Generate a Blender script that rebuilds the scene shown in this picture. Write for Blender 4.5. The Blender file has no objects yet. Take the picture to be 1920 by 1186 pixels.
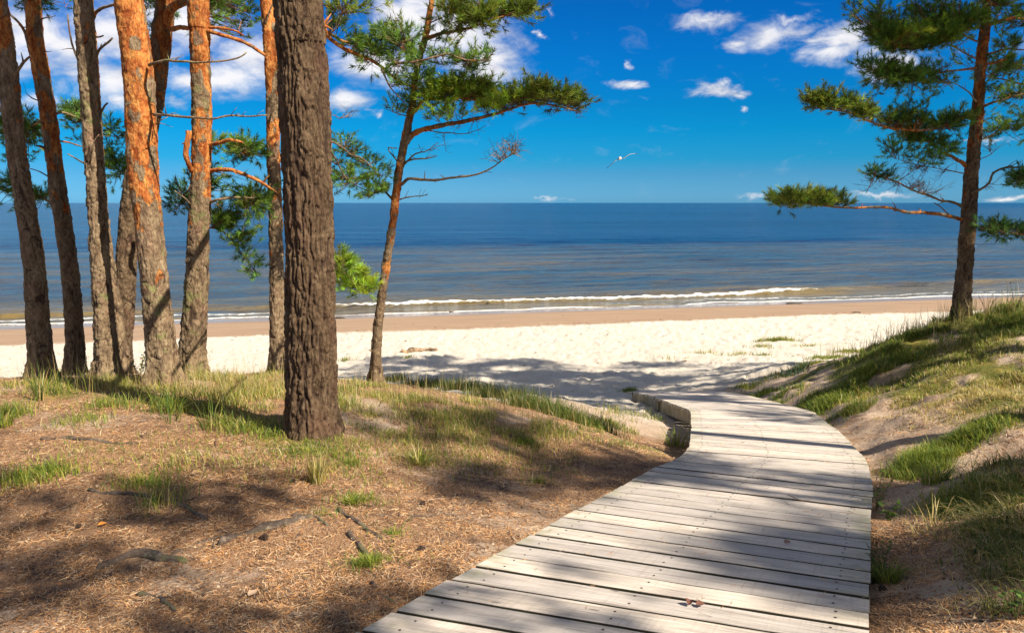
import bpy, math, random
import numpy as np
from mathutils import Vector

random.seed(7)
rng = np.random.default_rng(11)
S = bpy.context.scene

# ------------------------------------------------------------------ camera
EYE = 5.0                       # metres above the sea
FPX = 1450.0                    # focal length in pixels of a 1920 px wide frame
PITCH = math.atan(213 / FPX)    # looking slightly down
cam = bpy.data.cameras.new("camera")
cam_o = bpy.data.objects.new("camera", cam)
S.collection.objects.link(cam_o)
cam.sensor_fit = 'HORIZONTAL'; cam.sensor_width = 36.0
cam.lens = 36.0 * FPX / 1920
cam.clip_start = 0.05; cam.clip_end = 100000
cam_o.location = (0, 0, EYE)
cam_o.rotation_euler = (math.pi / 2 - PITCH, 0, 0)
S.camera = cam_o
CP, SP = math.cos(PITCH), math.sin(PITCH)

def ray(px, py):
    a, b = (px - 960) / FPX, -(py - 593) / FPX
    return np.array([a, CP + b * SP, -SP + b * CP])
def at(px, py, Y):               # the point seen at a photo position, standing Y metres ahead
    d = ray(px, py); p = d * (Y / d[1]); p[2] += EYE
    return p
def on_plane(px, py, a, b):      # ... lying on the plane z = EYE + a + b*y
    d = ray(px, py); p = d * (a / (d[2] - b * d[1])); p[2] += EYE
    return p
def px_size(px, n, Y, py=380):   # size in metres of n photo pixels at distance Y
    d = ray(px, py); return n / FPX * Y / d[1]

# ------------------------------------------------------------------ light
SUN_EL, SUN_AZ = 43.0, 127.0     # azimuth clockwise from +Y
sun = bpy.data.lights.new("sun", 'SUN')
sun.energy = 5.0; sun.angle = math.radians(0.55); sun.color = (1.0, 0.92, 0.78)
sun_o = bpy.data.objects.new("sun", sun); S.collection.objects.link(sun_o)
el, az = math.radians(SUN_EL), math.radians(SUN_AZ)
SUND = np.array([math.sin(az) * math.cos(el), math.cos(az) * math.cos(el), math.sin(el)])
sun_o.rotation_euler = Vector(-SUND).to_track_quat('-Z', 'Y').to_euler()
sun_o.location = (20, -20, 30)

S.view_settings.view_transform = 'Standard'
S.view_settings.look = 'None'
S.view_settings.exposure = 0.98
S.view_settings.gamma = 1.0

# ------------------------------------------------------------------ node helpers
class NT:
    def __init__(s, tree): s.t = tree; s.n = tree.nodes; s.l = tree.links
    def put(s, inp, v):
        if v is None: return
        if isinstance(v, bpy.types.NodeSocket): s.l.new(v, inp)
        else:
            try: inp.default_value = v
            except Exception:
                inp.default_value = (*v, 1.0)
    def node(s, typ, **kw):
        n = s.n.new(typ)
        for k, v in kw.items(): setattr(n, k, v)
        return n
    def math(s, op, a, b=None, c=None, clamp=False):
        n = s.node('ShaderNodeMath', operation=op, use_clamp=clamp)
        for i, v in enumerate((a, b, c)):
            if v is not None: s.put(n.inputs[i], v)
        return n.outputs[0]
    def vmath(s, op, a, b=None, c=None):
        n = s.node('ShaderNodeVectorMath', operation=op)
        for i, v in enumerate((a, b)):
            if v is not None: s.put(n.inputs[i], v)
        return n.outputs['Value'] if op in ('LENGTH', 'DOT_PRODUCT', 'DISTANCE') else n.outputs[0]
    def sstep(s, x, lo, hi, a=0.0, b=1.0):
        n = s.node('ShaderNodeMapRange', interpolation_type='SMOOTHSTEP')
        for k, v in zip(('Value', 'From Min', 'From Max', 'To Min', 'To Max'), (x, lo, hi, a, b)): s.put(n.inputs[k], v)
        return n.outputs[0]
    def noise(s, vec, scale, detail=4, rough=0.55, dist=0.0, out=0):
        n = s.node('ShaderNodeTexNoise')
        s.put(n.inputs['Vector'], vec); n.inputs['Scale'].default_value = scale
        n.inputs['Detail'].default_value = detail; n.inputs['Roughness'].default_value = rough
        n.inputs['Distortion'].default_value = dist
        return n.outputs[out]
    def voro(s, vec, scale, feature='F1', out='Distance'):
        n = s.node('ShaderNodeTexVoronoi', feature=feature)
        s.put(n.inputs['Vector'], vec); n.inputs['Scale'].default_value = scale
        return n.outputs[out]
    def map(s, vec, scale=(1, 1, 1), rot=(0, 0, 0)):
        n = s.node('ShaderNodeMapping'); s.put(n.inputs['Vector'], vec)
        n.inputs['Scale'].default_value = scale; n.inputs['Rotation'].default_value = rot
        return n.outputs[0]
    def mix(s, f, a, b, mode='MIX'):
        n = s.node('ShaderNodeMix', data_type='RGBA', blend_type=mode)
        s.put(n.inputs['Factor'], f)
        A = [i for i in n.inputs if i.type == 'RGBA']
        for i, v in zip(A, (a, b)):
            if isinstance(v, bpy.types.NodeSocket): s.l.new(v, i)
            else: i.default_value = (*v[:3], 1.0)
        return [o for o in n.outputs if o.type == 'RGBA'][0]
    def ramp(s, f, stops):
        n = s.node('ShaderNodeValToRGB'); s.put(n.inputs[0], f)
        e = n.color_ramp.elements
        while len(e) < len(stops): e.new(0.5)
        for q, (p, c) in zip(e, stops): q.position = p; q.color = (*c[:3], 1.0)
        return n.outputs[0]
    def attr(s, name, out='Color'):
        n = s.node('ShaderNodeAttribute', attribute_name=name); return n.outputs[out]
    def sep(s, v):
        n = s.node('ShaderNodeSeparateXYZ'); s.put(n.inputs[0], v); return n.outputs
    def comb(s, x, y, z):
        n = s.node('ShaderNodeCombineXYZ')
        for i, v in enumerate((x, y, z)): s.put(n.inputs[i], v)
        return n.outputs[0]
    def bump(s, h, strength, dist, normal=None):
        n = s.node('ShaderNodeBump'); s.put(n.inputs['Height'], h)
        n.inputs['Strength'].default_value = strength; n.inputs['Distance'].default_value = dist
        if normal is not None: s.put(n.inputs['Normal'], normal)
        return n.outputs[0]

def new_mat(name):
    m = bpy.data.materials.new(name); m.use_nodes = True
    t = NT(m.node_tree); p = t.n['Principled BSDF']
    return m, t, p

# ------------------------------------------------------------------ sky
W = bpy.data.worlds.new("World"); S.world = W; W.use_nodes = True
t = NT(W.node_tree); bg = t.n['Background']
sky = t.node('ShaderNodeTexSky', sky_type='NISHITA')
sky.sun_disc = False; sky.sun_elevation = el; sky.sun_rotation = az
sky.air_density = 1.0; sky.dust_density = 0.3; sky.ozone_density = 3.0
g = t.node('ShaderNodeTexCoord').outputs['Generated']
dx, dy, dz = t.sep(g)
azn = t.math('ARCTAN2', dx, dy)
eln = t.math('ARCSINE', dz)
# deep polarised blue away from the sun, paler towards the sea
tint = t.ramp(t.math('MULTIPLY_ADD', eln, 1 / 1.2, 0.1, clamp=True), [
    (0.0, (0.23, 0.72, 1.5)), (0.106, (0.23, 0.72, 1.5)), (0.129, (0.15, 0.58, 1.18)), (0.145, (0.05, 0.57, 1.10)),
    (0.173, (0.012, 0.57, 1.07)), (0.199, (0.010, 0.53, 1.03)), (0.25, (0.010, 0.50, 1.10)), (0.298, (0.010, 0.46, 1.06)), (0.42, (0.5, 0.6, 0.85)), (1.0, (1.0, 0.85, 0.75))])
skyc = t.mix(1.0, sky.outputs[0], tint, 'MULTIPLY')
clouds = [(905,112,96,52,1),(835,60,130,70,1.05),(770,25,110,70,1.05),(700,120,105,48,1),(650,192,62,26,.9),(705,215,9,8,.5),(765,150,60,30,.9),
 (60,70,140,80,1),(190,150,100,62,1),(400,150,110,40,1),(470,105,100,60,.95),(330,30,140,70,1),(120,95,110,60,.95),(220,60,120,70,.95),
 (80,190,70,26,.7),(205,185,50,34,.9),(345,193,42,12,.6),(-80,120,120,70,.8),(-60,220,100,30,.7),
 (1325,42,66,24,.85),(1400,78,46,20,.8),(1455,70,80,30,.85),(1555,95,92,26,1),(1568,74,56,30,1),(1670,125,80,32,1),
 (1190,154,42,9,.85),(1187,122,14,9,.7),(1345,166,46,15,.9),(1372,172,30,12,.9),(1395,202,11,6,.75),(1008,75,17,9,.8),(1043,30,12,17,.7),
 (1850,264,44,5,.7),(1660,367,80,8,.8),(1870,366,60,8,.8),(1420,373,50,5,.55),(1035,370,30,5,.55),(1490,40,30,10,.5),(2000,60,90,30,.8),(2100,180,120,30,.8)]
wn = t.noise(t.map(g, (1, 1, 1.8)), 14, 8, 0.62, 0.4, out=1)
warp = t.vmath('SUBTRACT', wn, (0.5, 0.5, 0.5))
warp = t.vmath('MULTIPLY', warp, (0.11, 0.045, 0))
p2 = t.vmath('ADD', t.comb(azn, eln, 0.0), warp)
acc = 0.0
def azel(px, py):
    d = ray(px, py); d = d / np.linalg.norm(d)
    return math.atan2(d[0], d[1]), math.asin(d[2])
for (cx, cy, rx, ry, st) in clouds:
    a0, e0 = azel(cx, cy); a1, _ = azel(cx + rx, cy); _, e1 = azel(cx, cy - ry)
    v = t.vmath('MULTIPLY', t.vmath('SUBTRACT', p2, (a0, e0, 0)), (1 / (a1 - a0), 1 / (e1 - e0), 0))
    q = t.math('MULTIPLY', t.math('SUBTRACT', 1.25, t.vmath('LENGTH', v)), st)
    acc = t.math('MAXIMUM', acc, q)
# unseen clouds added over the rest of the sky, for whiter fill light
high = t.math('MAXIMUM', t.sstep(dy, 0.5, 0.1), t.sstep(eln, 0.42, 0.6))
fill_clouds = t.math('MULTIPLY', t.sstep(t.noise(t.map(g, (1, 1, 2.0)), 2.2, 3), 0.47, 0.62), high)
acc = t.math('MAXIMUM', acc, fill_clouds)
fine = t.noise(t.map(g, (1, 1, 2.0)), 22, 9, 0.62, 0.6)
dens = t.math('ADD', acc, t.math('MULTIPLY', t.math('SUBTRACT', fine, 0.5), 1.5))
alpha = t.math('MULTIPLY', t.sstep(dens, 0.10, 1.12), 0.93)
shade = t.sstep(t.math('ADD', t.noise(t.map(g, (1, 1, 2.4)), 16, 5, .6), t.math('MULTIPLY', acc, 0.25)), 0.42, 0.85)
cloudc = t.mix(shade, (5.6, 5.9, 7.0), (10.5, 10.3, 10.3))
final = t.mix(alpha, skyc, cloudc)
t.l.new(final, bg.inputs[0]); bg.inputs[1].default_value = 0.050

# ------------------------------------------------------------------ numpy noise and mesh building
def _h(ix, iy, iz, seed):
    n = (ix.astype(np.int64) * 374761393 + iy.astype(np.int64) * 668265263 + iz.astype(np.int64) * 2147483647 + seed * 1274126177) & 0xffffffff
    n = ((n ^ (n >> 13)) * 1274126177) & 0xffffffff
    n = (n ^ (n >> 16)) & 0xffffffff
    return n.astype(np.float64) / 4294967295.0
def vnoise(x, y, z=0.0, seed=0):
    x, y, z = np.broadcast_arrays(np.asarray(x, float), np.asarray(y, float), np.asarray(z, float))
    ix, iy, iz = np.floor(x), np.floor(y), np.floor(z)
    fx, fy, fz = x - ix, y - iy, z - iz
    ux, uy, uz = [f * f * f * (f * (f * 6 - 15) + 10) for f in (fx, fy, fz)]
    r = 0
    for a in (0, 1):
        for b in (0, 1):
            for c in (0, 1):
                w = (ux if a else 1 - ux) * (uy if b else 1 - uy) * (uz if c else 1 - uz)
                r = r + w * _h(ix + a, iy + b, iz + c, seed)
    return r * 2 - 1
def fbm(x, y, z=0.0, oct=4, seed=0, gain=0.5):
    r, a, s = 0, 1.0, 0.0
    for o in range(oct):
        r = r + a * vnoise(np.asarray(x) * 2**o + 13.1 * o, np.asarray(y) * 2**o + 7.7 * o, np.asarray(z) * 2**o, seed + o)
        s += a; a *= gain
    return r / s
def smooth(x, a, b):
    q = np.clip((x - a) / (b - a), 0, 1); return q * q * (3 - 2 * q)

def link(o, parent=None):
    S.collection.objects.link(o)
    if parent is not None: o.parent = parent
    return o
def mesh_np(name, V, quads=None, tris=None, mats=(), parent=None, col=None, smooth_sh=True, midx=None):
    me = bpy.data.meshes.new(name)
    V = np.asarray(V, np.float32)
    fl, tot = [], []
    if quads is not None and len(quads): fl.append(np.asarray(quads, np.int32).ravel()); tot.append(np.full(len(quads), 4, np.int32))
    if tris is not None and len(tris): fl.append(np.asarray(tris, np.int32).ravel()); tot.append(np.full(len(tris), 3, np.int32))
    fl = np.concatenate(fl); tot = np.concatenate(tot)
    st = np.concatenate(([0], np.cumsum(tot)[:-1])).astype(np.int32)
    me.vertices.add(len(V)); me.vertices.foreach_set('co', V.ravel())
    me.loops.add(len(fl)); me.loops.foreach_set('vertex_index', fl)
    me.polygons.add(len(tot)); me.polygons.foreach_set('loop_start', st); me.polygons.foreach_set('loop_total', tot)
    for m in (mats if isinstance(mats, (list, tuple)) else [mats]): me.materials.append(m)
    if midx is not None: me.polygons.foreach_set('material_index', np.asarray(midx, np.int32))
    me.update(calc_edges=True)
    me.polygons.foreach_set('use_smooth', np.full(len(tot), smooth_sh, bool))
    if col is not None:
        ca = me.color_attributes.new('tone', 'FLOAT_COLOR', 'POINT')
        c = np.ones((len(V), 4), np.float32); c[:, :np.shape(col)[1]] = col
        ca.data.foreach_set('color', c.ravel())
    me.validate(verbose=False)
    return link(bpy.data.objects.new(name, me), parent)
def tag(o, label=None, cat=None, group=None, kind=None):
    if label: o['label'] = label
    if cat: o['category'] = cat
    if group: o['group'] = group
    if kind: o['kind'] = kind
    return o
def empty(name, loc):
    o = bpy.data.objects.new(name, None); o.location = tuple(loc); o.empty_display_size = 0.2
    S.collection.objects.link(o)
    return o
def shifted(V, root):            # world points into the root's own space
    return np.asarray(V) - np.array(root.location)

def spline(P, n_per=8):          # Catmull-Rom through P (k, d)
    P = np.asarray(P, float)
    if len(P) < 3: 
        u = np.linspace(0, 1, n_per + 1)[:, None]; return P[0] * (1 - u) + P[-1] * u
    Q = np.vstack([2 * P[0] - P[1], P, 2 * P[-1] - P[-2]])
    out = []
    for i in range(1, len(Q) - 2):
        u = np.linspace(0, 1, n_per, endpoint=False)[:, None]
        a, b, c, d = Q[i - 1], Q[i], Q[i + 1], Q[i + 2]
        out.append(0.5 * (2 * b + (c - a) * u + (2 * a - 5 * b + 4 * c - d) * u**2 + (3 * b - a - 3 * c + d) * u**3))
    out.append(P[-1:]); return np.vstack(out)
def resample(P, step):
    seg = np.linalg.norm(np.diff(P[:, :3], axis=0), axis=1); L = np.concatenate(([0], np.cumsum(seg)))
    n = max(2, int(L[-1] / step) + 1); q = np.linspace(0, L[-1], n)
    return np.stack([np.interp(q, L, P[:, k]) for k in range(P.shape[1])], 1), q
def frames(P):
    T = np.gradient(P, axis=0); T /= np.linalg.norm(T, axis=1)[:, None] + 1e-9
    ref = np.array([0, 1.0, 0.05]) if abs(T[0][2]) > 0.7 else np.array([0, 0.05, 1.0])
    A = np.cross(T, ref); A /= np.linalg.norm(A, axis=1)[:, None] + 1e-9
    B = np.cross(T, A); return T, A, B
def tube(P, R, sides, disp=None, cap=True):
    """P (n,3), R (n,), disp(theta, s, R, pts) -> radius offset. Returns V, quads, tris, theta, s"""
    n = len(P); T, A, B = frames(P)
    th = np.linspace(0, 2 * math.pi, sides, endpoint=False)
    s = np.concatenate(([0], np.cumsum(np.linalg.norm(np.diff(P, axis=0), axis=1))))
    TH, SS = np.meshgrid(th, s); RR = np.repeat(R[:, None], sides, 1)
    if disp is not None: RR = RR + disp(TH, SS, RR)
    V = P[:, None, :] + RR[..., None] * (np.cos(TH)[..., None] * A[:, None, :] + np.sin(TH)[..., None] * B[:, None, :])
    i = np.arange(n - 1)[:, None] * sides; j = np.arange(sides)[None, :]; j2 = (j + 1) % sides
    q = np.stack([i + j, i + j2, i + sides + j2, i + sides + j], -1).reshape(-1, 4)
    V = V.reshape(-1, 3); tr = np.zeros((0, 3), int)
    if cap:
        V = np.vstack([V, P[0], P[-1]]); c0, c1 = n * sides, n * sides + 1; j = np.arange(sides); j2 = (j + 1) % sides
        tr = np.vstack([np.stack([np.full(sides, c0), j2, j], 1), np.stack([np.full(sides, c1), (n - 1) * sides + j, (n - 1) * sides + j2], 1)])
    return V, q, tr, TH.ravel(), SS.ravel()
class Batch:
    def __init__(s): s.V, s.Q, s.T, s.C, s.n = [], [], [], [], 0
    def add(s, V, q=None, tr=None, col=None):
        if q is not None and len(q): s.Q.append(np.asarray(q) + s.n)
        if tr is not None and len(tr): s.T.append(np.asarray(tr) + s.n)
        s.V.append(V); s.n += len(V)
        s.C.append(np.ones((len(V), 3)) * (col if col is not None else (1, 1, 1)))
    def build(s, name, mats, parent=None, root=None, smooth_sh=True):
        V = np.vstack(s.V)
        if root is not None: V = shifted(V, root)
        return mesh_np(name, V, np.vstack(s.Q) if s.Q else None, np.vstack(s.T) if s.T else None, mats, parent, np.vstack(s.C), smooth_sh)

# ------------------------------------------------------------------ boardwalk outline (needed by the terrain)
DA, DB = -1.17, -0.158
def deck_z(y): return EYE + DA + DB * np.maximum(y, -0.5)
DL = [(670,1184),(742,1143),(804,1108),(858,1078),(907,1051),(949,1027),(988,1007),(1025,987),(1053,969),(1081,955),(1131,930),(1186,898),(1230,874),(1267,862),(1292,840),(1296,818),(1296,798),(1296,781),(1294,768),(1211,738.5),(1175,733)]
DR = [None]*4 + [(1629,1164),(1629,1132),(1630,1102),(1631,1075),(1632,1052),(1632,1029),(1633,995),(1635,950),(1636,922),(1634,895),(1626,864),(1605,840),(1577,811),(1540,784),(1524,770),(1399,740),(1352,733)]
dl = [on_plane(*q, DA, DB) for q in DL]; dr = [on_plane(*q, DA, DB) if q else None for q in DR]
stp = (dr[7] - dr[4]) / 3
for i in (3, 2, 1, 0): dr[i] = dr[i + 1] - stp
for k in range(14):
    dl.insert(0, dl[0] - (dl[3] - dl[0]) / 3); dr.insert(0, dr[0] - stp)
dl, dr = np.array(dl), np.array(dr)
_c = (dl + dr) / 2; _s = np.concatenate(([0], np.cumsum(np.linalg.norm(np.diff(_c[:, :2], axis=0), axis=1))))
_q = np.arange(0, _s[-1], 0.04)
def _sm(A, w=11):
    out = np.stack([np.interp(_q, _s, A[:, k]) for k in range(2)], 1)
    k = np.ones(w) / w
    pad = np.vstack([out[:1] * 2 - out[w // 2:0:-1], out, out[-1:] * 2 - out[-2:-w // 2 - 1:-1]])
    return np.stack([np.convolve(pad[:, j], k, 'valid') for j in range(2)], 1)
LE, RE = _sm(dl), _sm(dr)          # smooth left and right edges, every 4 cm of the way
n_ = min(len(LE), len(RE)); LE, RE, _q = LE[:n_], RE[:n_], _q[:n_]
DECK_LEN = _q[-1]
def edge(E_, s): return np.array([np.interp(s, _q, E_[:, 0]), np.interp(s, _q, E_[:, 1])])
CE = (LE + RE) / 2
def deck_dist(x, y):               # distance outside the deck's edge (negative inside)
    x = np.asarray(x, float); y = np.asarray(y, float); out = np.full(x.shape, 9.0)
    m = (y < 15.5) & (y > -3) & (np.abs(x) < 6)
    if m.any():
        c = CE[::4]; hw = np.linalg.norm(RE[::4] - LE[::4], axis=1) / 2
        xx, yy = x[m], y[m]; best = np.full(xx.shape, 9.0)
        for (cx, cy), w in zip(c, hw):
            best = np.minimum(best, np.hypot(xx - cx, yy - cy) - w)
        out[m] = best
    return out

# ------------------------------------------------------------------ terrain
def shore(x, y): return (y - 0.225 * x - 36.1) / 1.025        # metres seaward of the water's edge
_bs = np.array([-80, -30, -24, -20, -15, -8.5, -4, 0, 6, 20, 60])
_bz = np.array([-3.0, -3.05, -3.3, -3.66, -4.08, -4.45, -4.72, -5.0, -5.35, -6.2, -9.0])
def beach_z(x, y): return EYE + np.interp(shore(x, y), _bs, _bz)
CTRL = [(0,1186,3.0),(330,1186,2.95),(640,1186,2.8),(200,1050,3.8),(500,1050,3.75),(760,1060,3.55),(300,950,4.6),(600,930,4.75),(900,950,4.85),(585,815,5.9),
 (0,950,4.6),(0,800,6.3),(300,800,6.2),(150,870,5.4),(420,870,5.35),(750,850,5.9),(900,850,6.3),(1000,880,6.1),
 (75,713,8.6),(200,712,8.6),(310,722,8.3),(360,699,9.2),(140,699,9.4),(520,697,9.3),(705,713,9.0),(640,716,8.8),(450,705,8.9),(-200,720,8.4),(-300,900,5.5),
 (440,740,7.6),(150,745,7.5),(600,745,7.6),(800,728,8.8),
 (900,745,8.6),(1000,772,8.3),(1070,800,7.7),(1130,830,7.2),(1200,856,6.85),(1250,872,6.4),(1100,900,5.85),(1000,985,4.5),
 (1100,760,11.2),(1000,745,11.4),(1200,800,9.8),(1150,775,10.9),(1250,830,9.1),(1280,855,8.2),(1262,866,7.4),(1180,752,12.5),(1290,800,10.6),(1240,762,12.4),
 (1400,790,10.4),(1450,830,8.6),(1500,860,7.5),
 (1700,1100,3.45),(1690,960,4.8),(1655,900,5.75),(1920,1000,3.3),(1920,865,4.7),(1920,1186,2.3),(1800,1186,2.75),(1850,1050,3.35),(1850,905,4.7),(1790,880,5.5),
 (1870,810,6.2),(1920,785,6.4),(1700,930,5.0),(1700,820,7.2),(1600,800,8.3),(1605,850,7.1),(1920,740,7.5),(1800,760,7.8),(1700,740,8.8),(1560,772,9.3),
 (1500,742,11),(1640,660,10.8),(1800,640,10.2),(1920,640,9.5),(1800,593,11.2),(1870,586,11.2),(1920,580,11.0),(2100,560,11.0),(2300,700,8.0),(2100,900,4.5),(1700,630,11.9),(1600,662,12.4),
 (1500,697,13.0),(1425,730,13.4),(1600,740,10.3),(1560,700,11.6)]
C3 = [at(*c) for c in CTRL]
C3 += [(-2,0.5,EYE-1.5),(0,-1,EYE-1.2),(-5,-3,EYE-1.3),(4,0,EYE-1.0),(2.6,1.2,EYE-1.35),(3,-4,EYE-1.0),(-9,2,EYE-1.6),(-13,8,EYE-2.0),(10,3,EYE-0.7),(15,11,EYE-1.2),(10,10.5,EYE-1.35),(0,-9,EYE-1.0),(-14,-6,EYE-1.4),(14,-6,EYE-0.8)]
for x in (-14, -9, -6, -3.5, -1, 1.0): C3.append((x, 11.6 - 0.05*x, EYE-3.05)); C3.append((x, 10.3, EYE-2.55 if x < -1 else EYE-2.75)); C3.append((x, 13.8, EYE-3.5))
for x in (5, 7, 9, 13): C3.append((x, 14.2, EYE-3.0)); C3.append((x, 16.6, EYE-3.55))
for x in range(-20, 24, 4):
    for y in (16.5, 19.5, 23, 27):
        if not (x > 4 and y < 18): C3.append((x, y, float(beach_z(x, y))))
C3 = np.array(C3)
def _U(r2): return 0.5 * r2 * np.log(r2 + 1e-9)
_n = len(C3); _d = ((C3[:, None, :2] - C3[None, :, :2])**2).sum(-1)
_A = np.zeros((_n + 3, _n + 3)); _A[:_n, :_n] = _U(_d) + np.eye(_n) * 0.25
_A[:_n, _n] = 1; _A[:_n, _n+1:] = C3[:, :2]; _A[_n, :_n] = 1; _A[_n+1:, :_n] = C3[:, :2].T
_w = np.linalg.solve(_A, np.concatenate([C3[:, 2], [0, 0, 0]]))
def tps(x, y):
    out = np.empty(x.shape)
    xf, yf = x.ravel(), y.ravel(); of = out.ravel()
    for i in range(0, len(xf), 60000):
        a, b = xf[i:i+60000, None], yf[i:i+60000, None]
        of[i:i+60000] = _U((a - C3[None, :, 0])**2 + (b - C3[None, :, 1])**2) @ _w[:_n] + _w[_n] + a[:, 0] * _w[_n+1] + b[:, 0] * _w[_n+2]
    return of.reshape(x.shape)
T8XY = at(586, 815, 5.9)
def ground_z(x, y, fine=True):
    x = np.asarray(x, float); y = np.asarray(y, float)
    cx, cy = np.clip(x, -17, 17), np.clip(y, -9, 29)
    z0 = tps(cx, cy); zb = beach_z(x, y)
    f = smooth(y, 17, 24); z = z0 * (1 - f) + zb * f
    dune = 1 - smooth(y + 0.0 * x, 13, 18)
    z = z + dune * (0.045 * fbm(x / 0.9, y / 0.9, 0, 3, 5) + 0.02 * fbm(x / 0.25, y / 0.25, 0, 3, 9))
    right = smooth(x - 0.35 * y, 0.5, 1.6) * dune
    z = z - right * .09 * smooth(fbm(x / .9, y / .7, 0, 3, 27), .08, .32) * smooth(x - .36 * y, .55, 1.1)
    z = z + right * (0.085 * fbm(x / 0.6, y / 0.6, 0, 4, 21, .6) + .03 * (1 - np.abs(vnoise(x / .3, y / .5, 0, 22)) * 2))
    dry = smooth(y, 9.5, 12) * smooth(-shore(x, y), 6, 9)
    # trodden sand: pits and ridges
    xw, yw = x + .25 * vnoise(x / .6, y / .6, 0, 36), y + .25 * vnoise(x / .6, y / .6, 0, 37)
    v = np.abs(vnoise(xw / 0.30, yw / 0.42, 0, 31)); v2 = np.abs(vnoise(xw / 0.13, yw / 0.17, 0, 33))
    z = z + dry * (0.060 * (v - 0.35) + 0.034 * (v2 - 0.35) + 0.04 * fbm(x / 2.6, y / 2.6, 0, 2, 35))
    # swelling of the soil round the big pine's root collar
    r = np.hypot(x - T8XY[0], y - T8XY[1]); z = z + 0.07 * np.exp(-(r / 0.45)**2)
    # the deck lies a little over the soil
    d = deck_dist(x, y); dz_ = deck_z(y)
    near = (1 - smooth(d, -0.05, 0.30))
    lim = dz_ - 0.06 - 0.10 * smooth(d, -0.03, -0.16)
    z = np.where(near > 0, z * (1 - near) + np.minimum(z, lim) * near, z)
    return z
def ground_at(px, py):             # where the sight line through a photo position meets the ground
    d = ray(px, py)
    ts = np.concatenate([np.arange(1.5, 16, 0.03), np.arange(16, 60, 0.15)])
    X, Y, Z = d[0] * ts, d[1] * ts, EYE + d[2] * ts
    hit = np.nonzero(Z < ground_z(X, Y))[0]
    i = hit[0] if len(hit) else -1
    return np.array([X[i], Y[i], float(ground_z(X[i:i+1], Y[i:i+1])[0]) if i >= 0 else 0])

# masks that say what covers the soil
def masks(x, y):
    n1 = fbm(x / 1.3, y / 1.3, 0, 4, 51); n2 = fbm(x / 0.35, y / 0.35, 0, 3, 57)
    s = shore(x, y)
    white = smooth(y + 0.5 * n1, 9.6, 12.5)                         # beach sand
    rightside = smooth(x - 0.36 * y, 0.1, 1.0)
    litter = (1 - smooth(y + 0.6 * n1, 8.6, 10.2)) * np.clip(0.78 + 0.55 * n1 + 0.3 * n2, 0, 1)
    bare = smooth(n1 + 0.35 * n2, 0.05, 0.5)
    n3 = fbm(x / .7 + 9, y / .5, 0, 4, 53)
    litter = litter * (1 - 0.55 * rightside) * (1 - .5 * smooth(n3, .15, .45))
    # grassy dune on the right
    gd = smooth(x - 3.2 - 0.12 * (y - 8) + 0.8 * n1, 0.3, 1.6) * smooth(y, 5.5, 7.5) * (1 - smooth(y, 12.5, 14.5))
    crest = (1 - smooth(np.abs(y - 8.2 + 0.25*np.clip(x,0,2)), 0.5, 1.8)) * (1 - rightside)
    green = np.clip(gd * (0.68 + 0.6 * n2 + .5 * n1) + crest * np.clip(0.45 + 0.9 * n1, 0, 1), 0, 1)
    moss = np.exp(-(((x - T8XY[0] + 0.2) / 0.28)**2 + ((y - T8XY[1] + 0.1) / 0.3)**2) * 1.2)
    green = np.maximum(green, moss)
    wet = smooth(s + 0.5 * fbm(x / 3, y / 3, 0, 3, 61), -8.3, -7.7)
    white = white * (1 - smooth(x, 2.6, 3.6) * (1 - smooth(y + .4 * n1, 13.2, 14.6)))
    white = np.where(y > 15, 1, white) 
    return litter, green, wet, white, s, n1
# one ground sheet, finest in front of the camera
ys = np.concatenate([np.linspace(-40, -4, 26, endpoint=False), np.linspace(-4, 2, 60, endpoint=False)])
yy = 2.0
lst = []
while yy < 75: lst.append(yy); yy += 0.012 * max(yy, 1.5)**0.92 + 0.004
ys = np.concatenate([ys, lst])
u = np.linspace(-1, 1, 861); u = 0.78 * u + 0.22 * np.sign(u) * np.abs(u)**5 * 3.5
GY, GU = np.meshgrid(ys, u, indexing='ij')
GX = GU * (np.maximum(GY, 2.0) * 0.98 + 1.2) * np.where(GY < 2, 1 + (2 - GY) * 0.25, 1)
GZ = ground_z(GX, GY)
li, gr, we, wh, sh_, n1_ = masks(GX, GY)
nr, nc = GX.shape
V = np.stack([GX, GY, GZ], -1).reshape(-1, 3)
i = np.arange(nr - 1)[:, None] * nc; j = np.arange(nc - 1)[None, :]
Q = np.stack([i + j, i + j + 1, i + nc + j + 1, i + nc + j], -1).reshape(-1, 4)

m, t, p = new_mat("dune_soil"); MAT_GROUND = m
pos = t.node('ShaderNodeNewGeometry').outputs['Position']
tn = t.sep(t.attr('tone')); LIT, GRE, WET = tn[0], tn[1], tn[2]
WHI = t.attr('tone', 'Alpha')
nA = t.noise(pos, 3.0, 6, .6); nB = t.noise(pos, 28, 5, .65); nC = t.noise(pos, 160, 3, .6); nD = t.noise(t.map(pos, (1, .35, 1), (0, 0, .6)), 90, 4, .7, 1.5)
sandp = t.ramp(t.math('ADD', t.math('MULTIPLY', nA, .6), t.math('MULTIPLY', nB, .4)), [(0.3, (0.33, 0.22, 0.145)), (0.52, (0.54, 0.39, 0.275)), (0.72, (0.68, 0.53, 0.41))])
sandw = t.ramp(t.math('ADD', t.math('MULTIPLY', nA, .35), t.math('MULTIPLY', nB, .65)), [(0.28, (0.34, 0.26, 0.19)), (0.40, (0.62, 0.53, 0.42)), (0.56, (0.74, 0.66, 0.55))])
speck = t.sstep(t.noise(pos, 9, 6, .7), 0.66, 0.72)
sandw = t.mix(t.math('MULTIPLY', speck, .55), sandw, (0.30, 0.20, 0.12))
c = t.mix(WHI, sandp, sandw)
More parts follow.
